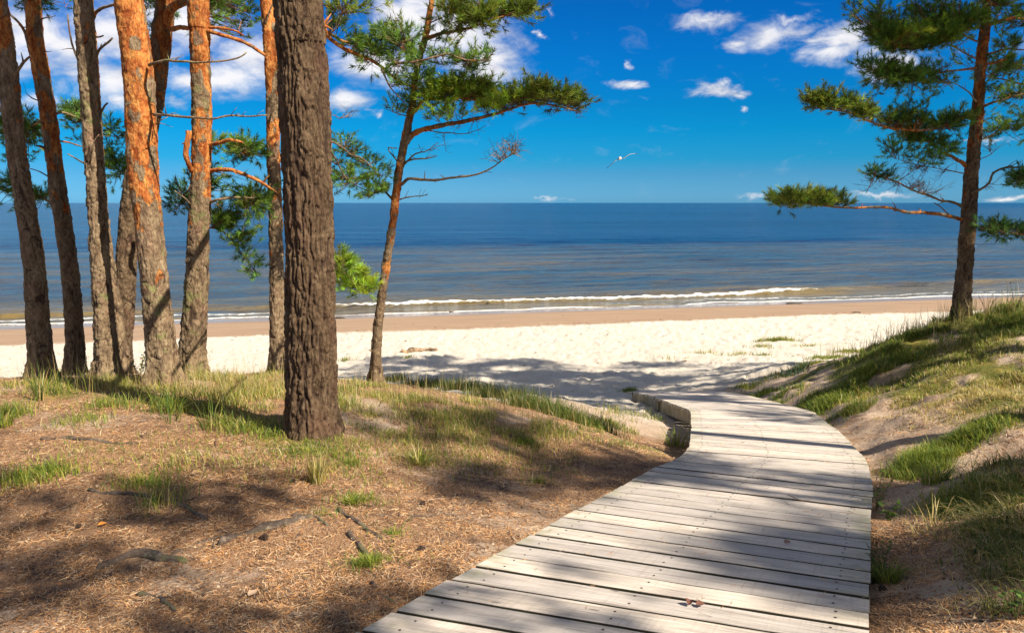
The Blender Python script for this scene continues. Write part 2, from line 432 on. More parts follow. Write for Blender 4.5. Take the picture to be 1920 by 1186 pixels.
litc = t.ramp(t.math('ADD', t.math('MULTIPLY', nD, .6), t.math('MULTIPLY', nC, .4)), [(0.36, (0.045, 0.024, 0.014)), (0.45, (0.22, 0.115, 0.060)), (0.54, (0.47, 0.265, 0.135)), (0.66, (0.66, 0.46, 0.29))])
hum = t.sstep(t.math('ADD', t.math('MULTIPLY', t.noise(pos, 2.1, 5, .65), .6), t.math('MULTIPLY', t.noise(pos, 11, 4, .6), .4)), .50, .62)
litc = t.mix(t.math('MULTIPLY', hum, .66), litc, (0.075, 0.045, 0.032))
lf = t.sstep(t.math('ADD', LIT, t.math('MULTIPLY', t.math('SUBTRACT', nB, .5), 1.6)), .25, .6)
c = t.mix(lf, c, litc)
grc = t.ramp(t.math('ADD', t.math('MULTIPLY', nA, .5), t.math('MULTIPLY', nC, .5)), [(0.3, (0.03, 0.04, 0.008)), (0.5, (0.17, 0.17, 0.03)), (0.60, (0.38, 0.28, 0.06)), (0.73, (0.50, 0.33, 0.13))])
gf = t.sstep(t.math('ADD', GRE, t.math('MULTIPLY', t.math('SUBTRACT', nB, .5), 1.4)), .45, .8)
c = t.mix(gf, c, grc)
wetc = t.ramp(t.noise(t.map(pos, (.15, 1, 1), (0, 0, .22)), 2.5, 4), [(0.3, (0.27, 0.175, 0.11)), (0.7, (0.36, 0.245, 0.155))])
c = t.mix(WET, c, wetc)
t.l.new(c, p.inputs['Base Color'])
t.l.new(t.sstep(WET, 0.95, 1.9, .9, .16), p.inputs['Roughness'])
p.inputs['Specular IOR Level'].default_value = 0.25
bh = t.math('ADD', t.math('MULTIPLY', nB, 1.0), t.math('MULTIPLY', nD, .5))
bh = t.math('ADD', bh, t.math('MULTIPLY', t.noise(pos, 75, 3, .7), .6))
bs = t.math('MULTIPLY', bh, t.math('SUBTRACT', 1.0, t.math('MINIMUM', WET, 1.0)))
t.l.new(t.bump(bs, .9, .035), p.inputs['Normal'])
wet2 = we + smooth(sh_, -3.2, -1.0)       # 1 = damp, 2 = mirror-wet
g_o = mesh_np("ground", V, Q, None, m, None, np.stack([li, gr, wet2, wh], -1).reshape(-1, 4))
tag(g_o, kind='structure')

# ------------------------------------------------------------------ sea
def sb(x): return np.interp(x, [-30, -18, -8, 4, 17, 30, 60], [3.2, 3.2, 3.2, 2.9, 4.7, 6.4, 9])   # where the wave breaks
lst = []; yy = 27.0
while yy < 110: lst.append(yy); yy += 0.075 + 0.012 * max(0, yy - 48)
while yy < 40000: lst.append(yy); yy *= 1.035
ys = np.array(lst)
u = np.linspace(-1, 1, 781); u = 0.85 * u + 0.9 * np.sign(u) * np.abs(u)**7
GY, GU = np.meshgrid(ys, u, indexing='ij'); GX = GU * (GY * 0.9)
GY = GY + 0.225 * GX * np.exp(-((GY - 27) / 60)**2)     # rows follow the shore
s_ = shore(GX, GY)
al = GX * 0.975 + GY * 0.22                              # along the shore
damp = np.exp(-np.clip(s_ - 30, 0, None) / 60)
fadein = smooth(s_, -0.3, 5)
rip = 0.055 * vnoise(al / 5.5, s_ / 1.7, 0, 71) + 0.03 * vnoise(al / 2.0, s_ / 0.8, 3, 73) + 0.015 * vnoise(al / .8, s_ / 0.4, 5, 74)
swell = 0.05 * np.sin(2 * math.pi * (s_ + 1.6 * vnoise(al / 14, s_ / 9, 0, 75)) / 5.5)
z = (rip + swell) * fadein * damp
ds = s_ - sb(GX) - 0.35 * vnoise(GX / 3.0, 0, 0, 77) - .1 * vnoise(GX / .7, 0, 0, 78)
brk = smooth(GX, 21, 14) * smooth(GX, -16, -6) * (0.72 + 0.28 * smooth(vnoise(GX / 5.0, 2.3, 0, 79), -.5, .3))
lip = np.where(ds < 0, np.exp(-(ds / 0.28)**2), np.exp(-(ds / 0.9)**2))
z += 0.17 * lip * (0.5 + 0.5 * brk) + brk * 0.05 * vnoise(al / .25, s_ / .2, 1, 80) * np.exp(-((ds + .15) / .45)**2)
z = np.maximum(z, -0.18)
foam = brk * np.exp(-((ds + 0.12) / 0.19)**2) * 1.0
foam = np.maximum(foam, 0.34 * brk * smooth(ds, -2.4, -0.4) * (1 - smooth(ds, -0.3, 0.1)))
foam = np.maximum(foam, 0.66 * smooth(GX, -4, -14) * np.exp(-((s_ - 1.6 - .5 * vnoise(GX / 4, 1, 0, 83)) / 0.6)**2))
edge_n = 0.35 * vnoise(GX / 2.6, 5, 0, 81) + .12 * vnoise(GX / .6, 5, 0, 82)
foam = np.maximum(foam, 0.92 * np.exp(-((s_ - 0.25 - edge_n) / 0.16)**2))
foam = np.maximum(foam, 0.62 * np.exp(-((s_ - 1.3 - edge_n * 1.5) / 0.3)**2) * smooth(GX, 2, 12))
# the thin wash ends at an uneven edge: lower the sheet under the sand there
z = z - 0.12 * smooth(s_ - edge_n, 0.25, -0.35)
shal = 1 - smooth(s_ + 1.5 * vnoise(al / 7, s_ / 3, 0, 85), 0.5, 9)
mid = 1 - smooth(s_ + 9 * vnoise(al / 60, s_ / 12, 0, 86) + 14 * vnoise(al / 30, 4, 0, 87), 30, 78)
mid = np.maximum(mid, .55 * smooth(GX / GY, 0.45, .75) * (1 - smooth(s_, 400, 900)))
mid = np.maximum(mid, .35 * smooth(GX / GY, -.2, -.5))  # paler water on the left: cloud reflection put into the colour
bar = 1.0 * np.exp(-((s_ - sb(GX) - 1.0) / 1.4)**2) + .5 * smooth(vnoise(al / 12, s_ / 1.6, 0, 88), .15, .5) * np.exp(-(s_ - 3).clip(0) / 14) 
bright = smooth(GX / GY, 0.05, -0.45) 
nr, nc = GX.shape
V = np.stack([GX, GY, z], -1).reshape(-1, 3)
i = np.arange(nr - 1)[:, None] * nc; j = np.arange(nc - 1)[None, :]
Q = np.stack([i + j, i + j + 1, i + nc + j + 1, i + nc + j], -1).reshape(-1, 4)
m, t, p = new_mat("sea_water")
pos = t.node('ShaderNodeNewGeometry').outputs['Position']
tn = t.sep(t.attr('tone')); FO, SH, MI = tn[0], tn[1], tn[2]; BAR = t.attr('tone', 'Alpha')
rp = t.map(pos, (1, 1, 1), (0, 0, -0.22))
big = t.noise(t.map(rp, (.25, 1, 1)), 0.012, 4, .6)
deep = t.mix(t.sstep(big, .35, .65), (0.002, 0.014, 0.060), (0.005, 0.028, 0.095))
midc = t.mix(t.sstep(t.noise(t.map(rp, (.18, 1, 1)), .22, 4), .35, .65), (0.035, 0.055, 0.075), (0.085, 0.085, 0.075))
shc = t.mix(BAR, (0.13, 0.115, 0.085), (0.22, 0.14, 0.025))
wc = t.mix(MI, deep, midc); wc = t.mix(SH, wc, shc)
fn = t.noise(t.map(rp, (.6, 1.3, 1)), 5.5, 8, .72, .8)
ff = t.sstep(t.math('ADD', FO, t.math('MULTIPLY', t.math('SUBTRACT', fn, .5), 1.5)), .48, .78)
ff = t.math('MULTIPLY', ff, t.sstep(FO, 0.03, 0.2))
t.l.new(t.mix(ff, wc, (0.86, 0.86, 0.83)), p.inputs['Base Color'])
t.l.new(t.math('MULTIPLY_ADD', ff, .6, .13), p.inputs['Roughness'])
p.inputs['IOR'].default_value = 1.33
t.l.new(t.math('MULTIPLY_ADD', MI, .15, .07), p.inputs['Specular IOR Level'])
w1 = t.noise(t.map(rp, (.35, 1, 1)), 1.1, 6, .6, .3); w2 = t.noise(t.map(rp, (.3, 1, 1)), 0.22, 5, .6, .3)
w3 = t.noise(t.map(rp, (.2, 1, 1)), 0.03, 4, .6, .3)
b1 = t.bump(w3, .8, 6.0); b2 = t.bump(w2, 1.0, 2.2, b1); b3 = t.bump(w1, 1.0, .55, b2)
t.l.new(b3, p.inputs['Normal'])
sea = mesh_np("sea_water", V, Q, None, m, None, np.stack([foam, shal, mid, bar], -1).reshape(-1, 4))
tag(sea, kind='structure')

# ------------------------------------------------------------------ boardwalk
m, t, p = new_mat("weathered_plank")
tc = t.attr('wood')                         # per-plank length/width coordinates
uv = t.sep(tc); U_, V_, R_ = uv[0], uv[1], uv[2]
gv = t.comb(t.math('MULTIPLY', U_, 1.6), t.math('MULTIPLY', V_, 34), R_)
gr1 = t.noise(gv, 1.0, 6, .65, .6); gr2 = t.noise(t.comb(t.math('MULTIPLY', U_, 5), t.math('MULTIPLY', V_, 130), R_), 1.0, 4, .6)
blot = t.noise(t.comb(t.math('MULTIPLY', U_, 1.5), t.math('MULTIPLY', V_, 3.0), t.math('MULTIPLY', R_, 3)), 1.4, 5, .6)
saw = t.noise(t.comb(t.math('MULTIPLY', U_, 70), t.math('MULTIPLY', V_, 2.0), R_), 1.0, 2, .5)
c = t.ramp(t.math('ADD', t.math('MULTIPLY', gr1, .5), t.math('MULTIPLY', gr2, .5)), [(0.28, (0.09, 0.070, 0.055)), (0.39, (0.38, 0.33, 0.285)), (0.50, (0.62, 0.555, 0.49)), (0.66, (0.76, 0.69, 0.62))])
tint = t.mix(t.attr('wood_rand', 'Fac'), (0.72, 0.71, 0.72), (1.15, 1.08, 1.0))
c = t.mix(1.0, c, tint, 'MULTIPLY')
c = t.mix(t.sstep(blot, .45, .62, 0, .34), c, (0.33, 0.29, 0.26))
c = t.mix(t.math('MULTIPLY', t.sstep(saw, .56, .70), .18), c, (0.20, 0.17, 0.14))
endd = t.sstep(t.math('ABSOLUTE', U_), 0.62, 0.86)
lich = t.math('MULTIPLY', t.math('MULTIPLY', endd, t.sstep(t.noise(t.comb(U_, V_, R_), 6, 5, .7), .42, .62)), .55)
c = t.mix(lich, c, (0.24, 0.24, 0.10))
knot = t.sstep(t.voro(t.comb(t.math('MULTIPLY', U_, 1.3), t.math('MULTIPLY', V_, 4.2), R_), 1.7), 0.07, 0.03)
c = t.mix(t.math('MULTIPLY', knot, .7), c, (0.07, 0.05, 0.035))
t.l.new(c, p.inputs['Base Color']); p.inputs['Roughness'].default_value = 0.72
p.inputs['Specular IOR Level'].default_value = 0.3
hh = t.math('ADD', t.math('MULTIPLY', gr2, .7), t.math('ADD', gr1, t.math('MULTIPLY', saw, .25)))
t.l.new(t.bump(hh, .7, .004), p.inputs['Normal'])
MAT_PLANK = m
m, t, p = new_mat("dark_plank_edge"); p.inputs['Base Color'].default_value = (0.055, 0.048, 0.022, 1); p.inputs['Roughness'].default_value = .9; MAT_EDGE = m  # long side faces much darker than the plank tops, so the gaps read dark
m, t, p = new_mat("iron_nail"); p.inputs['Base Color'].default_value = (0.035, 0.025, 0.02, 1); p.inputs['Roughness'].default_value = .7; MAT_NAIL = m
m, t, p = new_mat("beam_timber")
pos = t.node('ShaderNodeNewGeometry').outputs['Position']
nz = t.noise(t.map(pos, (14, 14, 4)), 1.5, 6, .7); n2 = t.noise(pos, 5, 5, .6)
c = t.ramp(nz, [(0.3, (0.17, 0.13, 0.07)), (0.5, (0.36, 0.29, 0.17)), (0.7, (0.50, 0.43, 0.29))])
c = t.mix(t.sstep(n2, .52, .66, 0, .6), c, (0.16, 0.15, 0.06))
t.l.new(c, p.inputs['Base Color']); p.inputs['Roughness'].default_value = .85; t.l.new(t.bump(nz, .6, .006), p.inputs['Normal'])
MAT_BEAM = m

root = empty("boardwalk", (*edge(CE, 2.0), deck_z(edge(CE, 2.0)[1])))
tag(root, "weathered grey plank boardwalk curving down over the dune to the sandy beach", "boardwalk")
NP = int(DECK_LEN / 0.2)
pitch = DECK_LEN / NP
prnd = random.Random(3)
for k in range(NP):
    s0, s1 = k * pitch, (k + 1) * pitch
    g = prnd.choice([0.022, 0.027, 0.032, 0.040]); jl, jr = prnd.uniform(-.006, .006), prnd.uniform(-.004, .004)
    L0, L1, R0, R1 = edge(LE, s0), edge(LE, s1), edge(RE, s0), edge(RE, s1)
    nrm = (L1 - L0) + (R1 - R0); nrm /= np.linalg.norm(nrm)
    a, b, c_, d_ = L0 + nrm * g / 2, R0 + nrm * g / 2, R1 - nrm * g / 2, L1 - nrm * g / 2
    ax = (b - a); ax /= np.linalg.norm(ax)
    a -= ax * jl; d_ -= ax * jl; b += ax * jr; c_ += ax * jr
    rise = prnd.uniform(-.002, .003); tilt = prnd.uniform(-.002, .002); cup = prnd.uniform(-.0015, .003)
    nu, nv = 28, 6; bev = .005
    us = np.linspace(0, 1, nu + 1)
    wdt = np.linalg.norm(d_ - a)
    vs = np.array([0, bev / wdt * .35, bev / wdt, .3, .7, 1 - bev / wdt, 1 - bev / wdt * .35, 1.0])
    dzb = np.array([-bev, -bev * .4, 0, 0, 0, 0, -bev * .4, -bev])
    VV, WC = [], []
    seed = k * 3.7
    for iu, uu in enumerate(us):
        e0 = a + (b - a) * uu; e1 = d_ + (c_ - d_) * uu
        wob = 0.0016 * float(vnoise(uu * 9, seed)) 
        for iv, vv in enumerate(vs):
            q = e0 + (e1 - e0) * vv
            q = q + nrm * (wob if iv < 4 else -wob)
            zz = deck_z(q[1]) + rise + tilt * (uu - .5) + cup * (2 * vv - 1)**2 + dzb[iv] + .001 * float(vnoise(uu * 14, vv * 3, seed))
            VV.append((q[0], q[1], zz)); WC.append(((uu - .5) * 1.66, (vv - .5) * wdt, seed))
    mrow = len(vs); VV = np.array(VV); nt = len(VV)
    low = VV.copy(); low[:, 2] -= 0.038
    Vp = np.vstack([VV, low]); WCp = np.vstack([WC, WC])
    qs = []; emi = []
    for iu in range(nu):
        for iv in range(mrow - 1):
            q0 = iu * mrow + iv
            qs.append((q0, q0 + mrow, q0 + mrow + 1, q0 + 1)); qs.append((nt + q0, nt + q0 + 1, nt + q0 + mrow + 1, nt + q0 + mrow))
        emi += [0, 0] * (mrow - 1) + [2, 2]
        qs.append((iu * mrow, nt + iu * mrow, nt + (iu + 1) * mrow, (iu + 1) * mrow))
        q0 = iu * mrow + mrow - 1; qs.append((q0, q0 + mrow, nt + q0 + mrow, nt + q0))
    for iv in range(mrow - 1):
        qs.append((iv, iv + 1, nt + iv + 1, nt + iv)); q0 = nu * mrow + iv; qs.append((q0, nt + q0, nt + q0 + 1, q0 + 1))
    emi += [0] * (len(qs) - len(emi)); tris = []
    for uu in (.075, .47, .925):            # two nails over each of the three stringers
        for vv in (.24, .76):
            q = a + (b - a) * (uu + prnd.uniform(-.006, .006)); q = q + ((d_ + (c_ - d_) * uu) - (a + (b - a) * uu)) * (vv + prnd.uniform(-.04, .04))
            zz = deck_z(q[1]) + rise + .0022; base = len(Vp)
            ring = [(q[0], q[1], zz + .0008)] + [(q[0] + .0058 * math.cos(w), q[1] + .0058 * math.sin(w), zz) for w in np.linspace(0, 2 * math.pi, 8, endpoint=False)]
            Vp = np.vstack([Vp, ring]); WCp = np.vstack([WCp, [(0, 0, 0)] * 9])
            tris += [(base, base + 1 + w, base + 1 + (w + 1) % 8) for w in range(8)]
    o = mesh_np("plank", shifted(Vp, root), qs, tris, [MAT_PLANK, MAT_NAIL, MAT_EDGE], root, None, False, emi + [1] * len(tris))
    at_ = o.data.attributes.new('wood', 'FLOAT_VECTOR', 'POINT'); at_.data.foreach_set('vector', np.asarray(WCp, np.float32).ravel())
    at2 = o.data.attributes.new('wood_rand', 'FLOAT', 'POINT'); at2.data.foreach_set('value', np.full(len(Vp), prnd.random(), np.float32))

def ribbon_beam(name, frac, s0, s1, w, h, drop=0.041, inset=0.0):
    """a timber following the walk under the planks, at a fraction of its width"""
    ss = np.arange(s0, s1 + .001, .12); top = []
    for s in ss:
        l, r = edge(LE, s), edge(RE, s); top.append(l + (r - l) * frac)
    top = np.array(top); tt = np.gradient(top, axis=0); tt /= np.linalg.norm(tt, axis=1)[:, None]
    nn = np.stack([tt[:, 1], -tt[:, 0]], 1); V = []
    for q, n in zip(top, nn):
        zt = deck_z(q[1]) - drop
        for sx, zz in ((-w / 2, zt), (w / 2, zt), (w / 2, zt - h), (-w / 2, zt - h)): V.append((*(q + n * sx), zz))
    k = len(ss); qs = [(4*i + j, 4*i + (j + 1) % 4, 4*i + 4 + (j + 1) % 4, 4*i + 4 + j) for i in range(k - 1) for j in range(4)]
    qs += [(3, 2, 1, 0), (4*k - 4, 4*k - 3, 4*k - 2, 4*k - 1)]
    return mesh_np(name, shifted(V, root), qs, None, MAT_BEAM, root, None, False)
ENDS = DECK_LEN - .05
ribbon_beam("stringer", .03, 0.1, ENDS - 4.0, .05, .13)
ribbon_beam("stringer", .03, ENDS - 3.97, ENDS - 1.42, .05, .165)
ribbon_beam("stringer", .03, ENDS - 1.28, ENDS, .05, .165)
ribbon_beam("stringer", .5, 0.1, ENDS, .05, .13)
ribbon_beam("stringer", .97, 0.1, ENDS, .05, .13)
for s in (ENDS - 5.2, ENDS - 3.2, ENDS - 1.35, ENDS - .15):
    for f in (.085, .915):
        l, r = edge(LE, s), edge(RE, s); q = l + (r - l) * f; zt = deck_z(q[1]) - .05; zb = float(ground_z(q[:1], q[1:2])[0]) - .15
        bx = []
        for zz in (zb, zt):
            for sx, sy in ((-.05, -.05), (.05, -.05), (.05, .05), (-.05, .05)): bx.append((q[0] + sx, q[1] + sy, zz))
        mesh_np("post", shifted(bx, root), [(0, 3, 2, 1), (4, 5, 6, 7), (0, 1, 5, 4), (1, 2, 6, 5), (2, 3, 7, 6), (3, 0, 4, 7)], None, MAT_BEAM, root, None, False)

# ------------------------------------------------------------------ bark, needle and grass materials
m, t, p = new_mat("pine_bark"); MAT_BARK = m
pos = t.node('ShaderNodeTexCoord').outputs['Object']
tn = t.sep(t.attr('tone')); ORG, GRN, CAV = tn[0], tn[1], tn[2]      # orange flaking bark, algae, crack between plates
n1 = t.noise(t.map(pos, (1, 1, .4)), 11, 6, .68); n2 = t.noise(t.map(pos, (1, 1, .45)), 48, 5, .7); n3 = t.noise(pos, 3.2, 4, .6)
grey = t.ramp(t.math('ADD', t.math('MULTIPLY', n1, .5), t.math('MULTIPLY', n2, .5)), [(0.3, (0.040, 0.024, 0.015)), (0.44, (0.145, 0.095, 0.056)), (0.55, (0.29, 0.205, 0.120)), (0.70, (0.46, 0.36, 0.23))])
grey = t.mix(t.sstep(n3, .5, .7, 0, .5), grey, (0.23, 0.115, 0.075))
org = t.ramp(t.math('ADD', t.math('MULTIPLY', n1, .55), t.math('MULTIPLY', n2, .45)), [(0.32, (0.12, 0.035, 0.014)), (0.44, (0.33, 0.105, 0.030)), (0.55, (0.56, 0.215, 0.055)), (0.70, (0.72, 0.41, 0.17))])
plate = t.noise(t.map(pos, (1, 1, .55)), 7.5, 6, .62, .5)
pv = t.noise(t.map(pos, (1, 1, .5)), 17, 3, .6, .8)
org = t.mix(t.sstep(pv, .50, .60, 0, .75), org, t.mix(1.0, org, (0.62, 0.36, 0.30), 'MULTIPLY'))
org = t.mix(t.sstep(pv, .46, .38, 0, .6), org, t.mix(1.0, org, (1.15, 1.45, 1.5), 'MULTIPLY'))
of = t.sstep(t.math('ADD', ORG, t.math('MULTIPLY', t.math('SUBTRACT', plate, .5), 3.6)), .40, .56)
c = t.mix(of, grey, org)
gf = t.sstep(t.math('ADD', GRN, t.math('MULTIPLY', t.math('SUBTRACT', t.noise(pos, 6, 6, .7), .5), 2.2)), .55, .85)
c = t.mix(t.math('MULTIPLY', gf, .8), c, t.mix(n2, (0.13, 0.15, 0.045), (0.27, 0.25, 0.10)))
dk = t.attr('tone', 'Alpha'); c = t.mix(dk, t.mix(1.0, c, (0.50, 0.46, 0.45), 'MULTIPLY'), c)
crk = t.sstep(t.math('ADD', CAV, t.math('MULTIPLY', t.math('SUBTRACT', n2, .5), .8)), .5, .95)
c = t.mix(t.math('MULTIPLY', crk, .92), c, (0.045, 0.026, 0.018))
t.l.new(c, p.inputs['Base Color']); p.inputs['Roughness'].default_value = .9; p.inputs['Specular IOR Level'].default_value = .15
bh = t.math('ADD', t.math('MULTIPLY', n2, .6), t.math('ADD', t.math('MULTIPLY', n1, .9), t.math('MULTIPLY', of, -.25)))
t.l.new(t.bump(bh, 1.0, .034), p.inputs['Normal'])

def leafy(name, trans=.35, rough=.55):
    m = bpy.data.materials.new(name); m.use_nodes = True; t = NT(m.node_tree); p = t.n['Principled BSDF']
    c = t.attr('tone'); t.l.new(c, p.inputs['Base Color']); p.inputs['Roughness'].default_value = rough
    p.inputs['Specular IOR Level'].default_value = .3
    tr = t.node('ShaderNodeBsdfTranslucent'); t.l.new(c, tr.inputs[0])
    mx = t.node('ShaderNodeMixShader'); mx.inputs[0].default_value = trans
    out = t.n['Material Output']; t.l.new(p.outputs[0], mx.inputs[1]); t.l.new(tr.outputs[0], mx.inputs[2]); t.l.new(mx.outputs[0], out.inputs[0])
    return m
MAT_NEEDLE = leafy("pine_needles", .42); MAT_GRASS = leafy("grass_blades", .4); MAT_LITTER = leafy("fallen_needles", 0.0, .8)

# ------------------------------------------------------------------ pine trees
def unit(v): return v / (np.linalg.norm(v, axis=-1, keepdims=True) + 1e-9)
def needles(pos, axis, scale, tone, n=26, r=None):
    """tufts of needles at pos (M,3) round axis (M,3). returns V, tris, colours"""
    r = r or rng; M = len(pos)
    ref = np.where(np.abs(axis[:, 2:3]) > .8, np.array([[1.0, 0, 0]]), np.array([[0, 0, 1.0]]))
    A = unit(np.cross(axis, ref)); B = np.cross(axis, A)
    ph = r.random((M, n)) * 2 * math.pi; sl = r.random((M, n)); op = np.radians(r.uniform(22, 68, (M, n))) * (1.1 - .5 * sl)
    sc = scale.reshape(M, 1)
    base = pos[:, None] + axis[:, None] * (sl * .085 * sc)[..., None]
    rad = np.cos(ph)[..., None] * A[:, None] + np.sin(ph)[..., None] * B[:, None]
    d = axis[:, None] * np.cos(op)[..., None] + rad * np.sin(op)[..., None]
    ln = (r.uniform(.055, .088, (M, n)) * sc)[..., None]
    side = unit(np.cross(d, r.normal(size=(M, n, 3)))) * (.0038 * sc)[..., None]
    V = np.stack([base - side, base + side, base + d * ln + np.array([0, 0, -.004])], 2).reshape(-1, 3)
    T = np.arange(M * n * 3).reshape(-1, 3)
    C = np.repeat(tone[:, None, :] * r.uniform(.7, 1.35, (M, n, 1)), 3, 1).reshape(-1, 3)
    return V, T, C
def tone_of(M, kind, r):
    base = {'green': (.140, .260, .038), 'bright': (.27, .40, .034), 'dark': (.085, .18, .040), 'olive': (.185, .26, .034)}[kind]
    c = np.array(base)[None] * r.uniform(.35, 1.6, (M, 1)); c[:, 0] *= r.uniform(.85, 1.35, M); return c

class Pine:
    def __init__(s, label, loc_px=None, group=None):
        s.label, s.group = label, group; s.skel = []; s.nb = Batch(); s.tw = Batch(); s.root = None
    def trunk(s, pts, Y, org, grn=0.15, top=11.0, fine=.012, rough=.012, deep=False, toprad=.05, topxy=(0, 0), seed=1, width=1.0, name="trunk", flare=.45, P=None, pale=1.0):
        """pts = (px, py, width px) up the visible stem"""
        if P is None: P = np.array([[*at(x, y, Y + (q[3] if len(q) > 3 else 0)), px_size(x, w, Y, y) / 2 * width] for q in pts for (x, y, w) in [q[:3]]])
        g = float(ground_z(P[0:1, 0], P[0:1, 1])[0])
        if s.root is None:
            s.root = empty("pine_tree", (P[0, 0], P[0, 1], g)); tag(s.root, s.label, "pine tree", s.group)
        low = P[0].copy(); low[2] = g - .15; low[3] *= 1.06
        dirn = P[-1, :3] - P[-2, :3]; dirn /= max(dirn[2], .01)
        h = g + top - P[-1, 2]; tops = []
        for f in (.35, .7, 1.0):
            q = P[-1].copy(); q[:3] += dirn * h * f * (1 - .35 * f); q[2] = P[-1, 2] + h * f; q[0] += topxy[0] * f * f; q[1] += topxy[1] * f * f
            q[3] = P[-1, 3] * (1 - f) + toprad * f; tops.append(q)
        vis = spline(np.vstack([low, P, tops[:1]]), 10); nvis = len(vis)
        full, q = resample(spline(np.vstack([low, P] + tops), 10), fine)
        # coarser above the photographed part
        zt = P[-1, 2] + .4; keep = (full[:, 2] < zt) | (np.arange(len(full)) % 8 == 0); full = full[keep]; keep[-1] = True
        s.spine = full.copy(); s.skel.append(full[:, :4].copy())
        hgt = full[:, 2] - g; fl = 1 + flare * np.exp(-np.clip(hgt, 0, None) / .16)
        per = 2 * math.pi * full[:, 3].max(); sides = int(np.clip(per / fine, 20, 190))
        oo = np.interp(hgt, [q_[0] for q_ in org], [q_[1] for q_ in org])
        st = {}
        def disp(TH, SS, RR):
            hh = hgt[:, None] * np.ones_like(TH); ro = RR[:, :1].mean()
            x, y = np.cos(TH) * RR * 1.0, np.sin(TH) * RR * 1.0
            k = 1.0 - .75 * np.clip(oo, 0, 1)[:, None]
            zw = hh + .05 * vnoise(x / .1, y / .1, hh / .1, seed) + .16 * vnoise(x / .13, y / .13, hh / .6, seed + 2)
            if deep:
                xw, yw = x + .016 * vnoise(x / .06, y / .06, hh / .12, seed + 6), y + .016 * vnoise(x / .06, y / .06, hh / .12, seed + 7)
                a = 1 - np.abs(vnoise(xw / .036, yw / .036, zw / .55, seed + 3)) * 2.8
                b = 1 - np.abs(vnoise(xw / .017, yw / .017, zw / .20, seed + 5)) * 2.8
                crack = np.clip(np.maximum(a, .75 * b), 0, 1)**1.1; amp = .030
            else:
                xw, yw = x + .015 * vnoise(x / .05, y / .05, hh / .06, seed + 6), y + .015 * vnoise(x / .05, y / .05, hh / .06, seed + 7)
                a = 1 - np.abs(vnoise(xw / .045, yw / .045, zw / .16, seed + 3)) * 2.2
                b = 1 - np.abs(vnoise(xw / .022, yw / .022, zw / .05, seed + 5)) * 2.2
                crack = np.clip(np.maximum(a, .7 * b), 0, 1)**2; amp = rough
            st['crack'] = (crack * k).ravel()
            lump = .035 * RR * fbm(x / .14, y / .14, hh / .3, 2, seed + 9) + .003 * vnoise(x / .012, y / .012, hh / .02, seed + 13)
            chips = .004 * (vnoise(x / .03, y / .03, hh / .035, seed + 15) > .25) + .006 * (vnoise(x / .05, y / .05, hh / .08, seed + 17) > .2)
            but = 0
            if flare > .2: but = RR * (.16 * np.exp(-np.clip(hh, 0, None) / .30) + .26 * (.25 if deep else 1) * np.exp(-np.clip(hh, -.1, None) / .10)) * (np.sin(TH * 5 + seed) + .5 * np.sin(TH * 3 + seed * 2))
            return RR * (fl[:, None] - 1) + but + lump + chips - amp * crack * k
        V, Qd, Tr, TH, SS = tube(full[:, :3], full[:, 3], sides, disp)
        O = np.repeat(oo, sides); x, y, zz = V[:len(O)].T
        scar = np.clip(vnoise(x / .11, y / .11, zz / .22, seed + 23) - .28, 0, 1) * 4
        O = O + .6 * fbm(x / .12, y / .12, zz / .3, 3, seed + 21) - scar - .12
        G = np.full(len(O), grn) + .25 * fbm(x / .2, y / .2, zz / .5, 2, seed + 31) - .25 * np.clip(O, 0, 1)
        C = np.stack([O, G, st['crack'], np.full(len(O), 0.0 if deep else pale)], 1); C = np.vstack([C, C[-2:]])
        mesh_np(name, shifted(V, s.root), Qd, Tr, MAT_BARK, s.root, C)
        return s
    def limb(s, pts, r0, r1, org=.6, name="branch", grn=.1, snag=0, leafless=False, sides=8, Y=None, parent=None):
        """pts: (px, py, Y) ; radii in metres"""
        P = np.array([at(*q) for q in pts]); P, q = resample(spline(P, 8), .035)
        P = P + np.stack([fbm(q / .25, k * 3.3 + pts[0][0], 0, 2, 91) * .012 for k in range(3)], 1)
        R = r0 + (r1 - r0) * (q / q[-1])**.8
        V, Qd, Tr, TH, SS = tube(P, R, sides, lambda TH, SS, RR: RR * .18 * vnoise(np.cos(TH) * 2, np.sin(TH) * 2, SS / .03, 7))
        b = Batch(); col = (org, grn, .1); b.add(V, Qd, Tr, col)
        lr = random.Random(int(pts[0][0] * 7 + pts[-1][1]))
        for _ in range(snag):
            i = lr.randrange(len(P) // 5, len(P)); d = unit(np.array([lr.uniform(-1, 1), lr.uniform(-1, 1), lr.uniform(-.5, 1)]))
            d = unit(d + .5 * unit(P[min(i + 1, len(P) - 1)] - P[i - 1])); ln = lr.uniform(.04, .16)
            pp = np.array([P[i], P[i] + d * ln * .5 + np.array([0, 0, .006]), P[i] + d * ln])
            v, qq, tt, _, _ = tube(pp, np.array([R[i] * .55, R[i] * .35, .002]), 5); b.add(v, qq, tt, col)
        b.build(name, MAT_BARK, s.root, s.root)
        if not leafless: s.skel.append(np.hstack([P, R[:, None]]))
        return s
    def pads(s, lst, Y, kind='green', dens=1.0, fan=None, needle=True, tuft=1.0, dY=.0):
        """foliage masses: (px, py, rx, ry[, density]) ellipses at distance Y"""
        sk = np.vstack(s.skel)[:, :3]
        for q in lst:
            px, py, rx, ry = q[:4]; dd = (q[4] if len(q) > 4 else 1.0) * dens
            c = at(px, py, Y + dY + random.uniform(-.25, .25)); wx, wz = px_size(px, rx, Y) * 1.10, px_size(px, ry, Y) * 1.16
            s.mass(c, wx, max(wx * .6, .18), wz, dd, kind, needle, tuft, sk)
        return s
